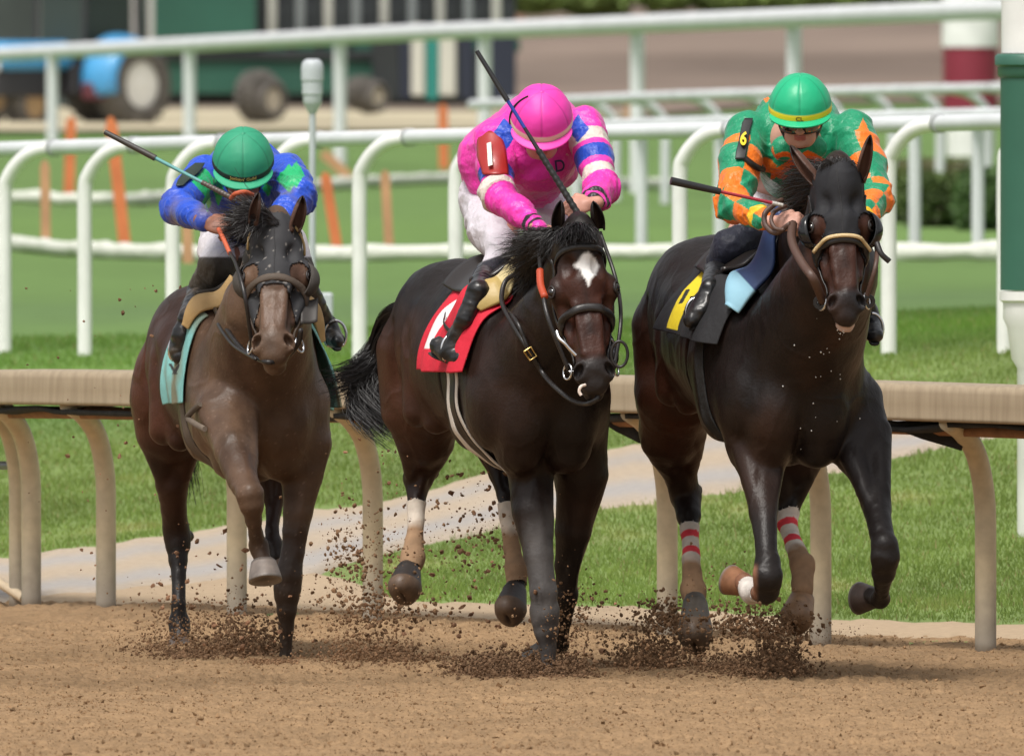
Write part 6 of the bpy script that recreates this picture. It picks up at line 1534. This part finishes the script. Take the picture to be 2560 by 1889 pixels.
    j.cone(at(1997, 300, 99.75), at(1997, 320, 99.75), .072, .08, .03); j.cone(at(1960, 372, 99.66), at(2035, 372, 99.66), .055, .055, .03)
    J.br.ell(at(1925, 490, 100.4), (.14, .17, .12), None, .05); J.br.chain([(at(x, y, D), r) for x, y, D, r in [(1925, 520, 100.35, .11), (1880, 590, 100.15, .082)] + outside(H, [(1826, 618, 100.05, .060), (1800, 660, 100.1, .050)], .07)], .03)
    J.br.chain([(at(2000, 510, 100.35), .11), (at(2060, 590, 100.2), .085), (at(2130, 640, 100.05), .060)], .03)
    grn = A3(.012, .27, .13); org = A3(.90, .20, .018)
    def jc(V, N):
        px, py = to_px(V); n = fbm(V*30, 2, 3); C = np.tile(grn, (len(V), 1)); isarm = np.zeros(len(V), bool)
        for S, E, W, ph in ((S1, E1, W1, 0), (S2, E2, W2, .5)):
            t, d = armparam(V, S, E, W); an = arm_angle(V, S, E, W, t); k = (d < .14) & (t > .22)
            ck = (np.floor(t*2.9 + ph).astype(int) + np.floor((an/(2*math.pi))*4 + .1).astype(int)) % 2 == 0
            C[k & ck] = org; C[k & ~ck] = grn; C[(d < .1) & (t > 1.72) & (t < 1.84)] = A3(.85, .50, .02); isarm |= k
        fr = (V[:, 1] < 99.95) & ~isarm; r = np.hypot((px-1962)/40, (py-415)/34); C[fr & (r > .62) & (r < 1.02)] = org*A3(.95, .65, .5)
        C[fr & (np.abs((py-400) - np.abs(px-2020)*.55+12) < 12) & (px > 1925) & (px < 2090)] = org*A3(.95, .7, .6)
        C[fr & (np.abs(px-1896)+np.abs(py-385) < 26)] = org; C[fr & (np.abs(px-2110)+np.abs(py-390) < 30)] = org
        C[(np.abs(px-2158)/14 + np.abs(py-328)/34 < 1)] = org; C[(np.abs(px-1918)/10+np.abs(py-250)/10 < 1)] = org
        return C*(1+.06*n)[:, None]
    def bc(V, N):
        px, py = to_px(V); k = np.clip((py-558+(px-1900)*.0)/4, 0, 1)[:, None]; n = fbm(V*12, 3, 4)[:, None]; return A3(.66, .63, .66)*(1+.05*n)*(1-k) + A3(.012, .014, .028)*k
    J.clothe(jc, bc, .013, [([(1812, 632, 100.06, .050), (1795, 672, 100.1, .046), (1775, 720, 100.18, .038), (1764, 752, 100.22, .034)], ((1764, 765, 100.26), (1730, 800, 100.06)), 1.08), ([(2140, 660, 100.05, .05), (2155, 720, 100.1, .042), (2168, 780, 100.2, .034)], ((2172, 800, 100.25), (2186, 838, 100.05)), 1.1)], .05, H)
    J.helmet((.015, .42, .20), (.80, .66, .03), (.015, .45, .20), True, text='CL', tcol=(.16, .12, .02), tsize=.0175, gloss=.4); J.goggles((.035, .025, .028))
    pl = plate('number_plate', j, [(296, 1862, 1882), (306, 1856, 1881), (320, 1853, 1876), (340, 1849, 1872), (360, 1845, 1870), (380, 1840, 1866), (398, 1838, 1862)], mat('black_vinyl', (.015, .015, .016), rough=.5), J.root, .008)
    TV, TF = text_vf('6', .05, .04); decal('plate_number', j, TV, TF, 1859, 345, 24, 34, math.radians(-14), mat('yellow_vinyl', (.85, .60, .02), rough=.5), pl, off=.032, push=.010)
    b = MB(); b.tube(smooth_path([j.ray(1862, 396, off=.006), j.ray(1880, 410, off=.006), j.ray(1895, 420, off=.006), j.ray(1908, 424, off=.006)], 5), .012, 8, flat=(A3(0, 1, 0), .5)); b.build('plate_strap', m_leather, pl, True)
    g0, g1 = at(1677, 452, 99.0), at(1952, 512, 99.1); P = lambda t: g0*(1-t)+g1*t
    whip('short red and black whip pointing left in the green and orange rider\'s hand', [P(0), P(.45), P(.92), P(1.02)], [(.016, .013), (.0065, .0065), (.008, .007)], [(.018, .018, .02), (.38, .03, .05), (.55, .52, .48)], ['flap', 'shaft', 'grip'])
    stirrup(H, -1, at(1742, 812, J.toe[2]+.05)); stirrup(H, 1, at(2180, 850, 100.12))
rider3()
# ================================================================== CRUMBS AND FLYING DIRT
_OV = np.array([(1, 0, 0), (-1, 0, 0), (0, 1, 0), (0, -1, 0), (0, 0, 1), (0, 0, -1)], float)
_OF = np.array([(0, 2, 4), (2, 1, 4), (1, 3, 4), (3, 0, 4), (2, 0, 5), (1, 2, 5), (3, 1, 5), (0, 3, 5)])
_e = {}
def _sub():
    V = [tuple(v) for v in _OV]; F_ = []
    def mid(a, b):
        k = (min(a, b), max(a, b))
        if k not in _e: p = nrm((np.array(V[a])+np.array(V[b]))/2); V.append(tuple(p)); _e[k] = len(V)-1
        return _e[k]
    for a, b, c in _OF:
        x, y, z = mid(a, b), mid(b, c), mid(c, a); F_ += [(a, x, z), (x, b, y), (z, y, c), (x, y, z)]
    return np.array(V), np.array(F_)
_SV, _SF = _sub()
m_crumb = mat('dirt_crumb', attr='Col', rough=.95, bump=(120, .6, .004), spec=.12)
def crumbs(name, P, R, C, label, fine=False, smooth=False):
    n = len(P); B, Fc = (_SV, _SF) if fine else (_OV, _OF); k = len(B); r_ = np.random.default_rng(n)
    q = r_.normal(size=(n, 4)); q /= np.linalg.norm(q, axis=1, keepdims=True); w, x, y, z = q.T
    M = np.stack([1-2*(y*y+z*z), 2*(x*y-z*w), 2*(x*z+y*w), 2*(x*y+z*w), 1-2*(x*x+z*z), 2*(y*z-x*w), 2*(x*z-y*w), 2*(y*z+x*w), 1-2*(x*x+y*y)], 1).reshape(n, 3, 3)
    s = r_.uniform(.45, 1.25, (n, 1, 3)); j = 1 + r_.uniform(-.38, .38, (n, k, 1))
    V = np.einsum('nij,nkj->nki', M, B[None]*s*j)*R[:, None, None] + P[:, None]
    Fq = (Fc[None] + (np.arange(n)*k)[:, None, None]).reshape(-1, 3)
    o = make_mesh(name, V.reshape(-1, 3), Fq, m_crumb, None, np.repeat(C, k, 0), smooth=smooth)
    return tag(o, label, 'dirt', kind='stuff')
def ground_crumbs():
    n = 60000; D = rng.uniform(88.5, 108, n); X = rng.uniform(-2.2, 2.2, n)*D/100; ok = D < edge_D(X, D)-.2; X, D = X[ok], D[ok]; n = len(X)
    V = np.stack([X, D, 0*X], 1); Z = terr(X, D) + .004 + dirt_bump(V)
    R = .0022 + .0034*rng.random(n)**2 + .010*(rng.random(n) < .035)*rng.random(n); V[:, 2] = Z + R*.3
    c = A3(.285, .178, .096)*(.45+.65*rng.random((n, 1))**.6); crumbs('loose_dirt', V, R, c, 'crumbly loose brown dirt scattered over the track surface')
ground_crumbs()
def spray(label, blobs, seed, dark):
    """blobs: (px, py, D, sx px, sy px, sD m, count, rmin, rmax)"""
    r_ = np.random.default_rng(seed); P = []; R = []; C = []
    for px, py, D, sx, sy, sD, n, r0, r1, dk in blobs:
        hs = .72; n = int(n*2.6); r1 *= .70; r0 *= .45; dk *= .72
        x = r_.normal(px, sx, n); y = r_.normal(0, 1, n); y = py - np.abs(y)*sy*.95*hs + sy*.35*(r_.random(n)); d = r_.normal(D, sD, n)
        cl = r_.integers(0, max(n//14, 1), n); x += np.random.default_rng(seed+3).normal(0, sx*.35, n)[cl]; y -= np.abs(np.random.default_rng(seed+4).normal(0, sy*.32*hs, n))[cl]
        q = np.array([at(a, b, c) for a, b, c in zip(x, y, d)]); q[:, 2] = np.maximum(q[:, 2], .004 + .01*r_.random(n))
        P.append(q); R.append(r0 + (r1-r0)*r_.random(n)**3.2); t = r_.uniform(.6, 1.25, (n, 1)); C.append((A3(.10, .060, .036)*dk + A3(.28, .165, .09)*(1-dk))*t)
    crumbs('flying_dirt', np.concatenate(P), np.concatenate(R), np.concatenate(C), label, True)
spray('dirt kicked up around the left horse\'s planted hoofs', [(500, 1668, 103.2, 70, 42, .35, 2600, .0025, .012, .85), (440, 1650, 103.6, 60, 60, .35, 900, .002, .010, .5), (610, 1640, 103.0, 60, 70, .35, 1100, .0025, .014, .75), (714, 1668, 101.9, 45, 14, .25, 900, .002, .008, .35), (500, 1560, 103, 110, 60, .5, 260, .002, .010, .6)], 11, .8)
spray('dirt spraying up between the left and middle horses', [(985, 1690, 101.2, 60, 50, .35, 2100, .0025, .013, .75), (900, 1680, 101.3, 55, 75, .4, 1300, .002, .011, .5), (1075, 1690, 101.1, 50, 30, .3, 900, .0025, .011, .7), (940, 1560, 101.3, 75, 75, .4, 420, .003, .015, .6), (868, 1440, 101.3, 28, 110, .4, 150, .003, .015, .7), (970, 1450, 101.4, 90, 150, .5, 200, .0025, .012, .4)], 12, .7)
spray('dark churned dirt thrown up at the middle horse\'s planted foreleg', [(1280, 1706, 100.05, 62, 46, .3, 3600, .003, .014, 1.0), (1210, 1700, 100.2, 30, 34, .3, 900, .003, .012, .95), (1420, 1706, 99.95, 30, 45, .25, 1100, .003, .013, .9), (1430, 1600, 100.2, 50, 90, .4, 420, .002, .011, .5), (1372, 1712, 99.7, 40, 9, .15, 900, .002, .007, .2), (1200, 1420, 101, 60, 160, .5, 110, .003, .016, .35)], 13, 1)
spray('dirt flying behind the right horse\'s lowest hind hoof', [(1640, 1680, 100.6, 50, 70, .4, 1700, .0025, .013, .55), (1590, 1690, 100.7, 40, 40, .4, 900, .0025, .012, .5), (1670, 1570, 100.7, 40, 50, .4, 420, .003, .015, .5)], 14, .6)
spray('dirt cloud under the right horse\'s raised hoofs', [(1850, 1700, 100.1, 75, 44, .3, 3000, .0025, .012, .85), (1950, 1690, 100.1, 30, 70, .3, 1200, .003, .014, .9), (1890, 1590, 100.1, 60, 55, .35, 700, .003, .015, .65), (1820, 1500, 100.3, 60, 70, .4, 90, .002, .009, .4), (2070, 1610, 100.6, 60, 40, .5, 160, .0015, .005, .4)], 15, .9)
def stray():
    r_ = np.random.default_rng(21); P = []; 
    for x0, x1, y0, y1, n, D in [(60, 480, 700, 1500, 60, 103.5), (850, 1260, 1060, 1500, 110, 101.5), (1180, 1480, 1100, 1560, 50, 101), (380, 620, 1300, 1560, 60, 103.3), (500, 1600, 1480, 1660, 180, 101.8)]:
        for _ in range(n): P.append(at(r_.uniform(x0, x1), y0+(y1-y0)*r_.random()**.8, D+r_.normal(0, .5)))
    n = len(P); crumbs('flying_dirt', np.array(P), .0025 + .011*r_.random(n)**2.2, A3(.22, .12, .07)*r_.uniform(.6, 1.4, (n, 1)), 'scattered clods hanging in the air among the horses', True)
stray()
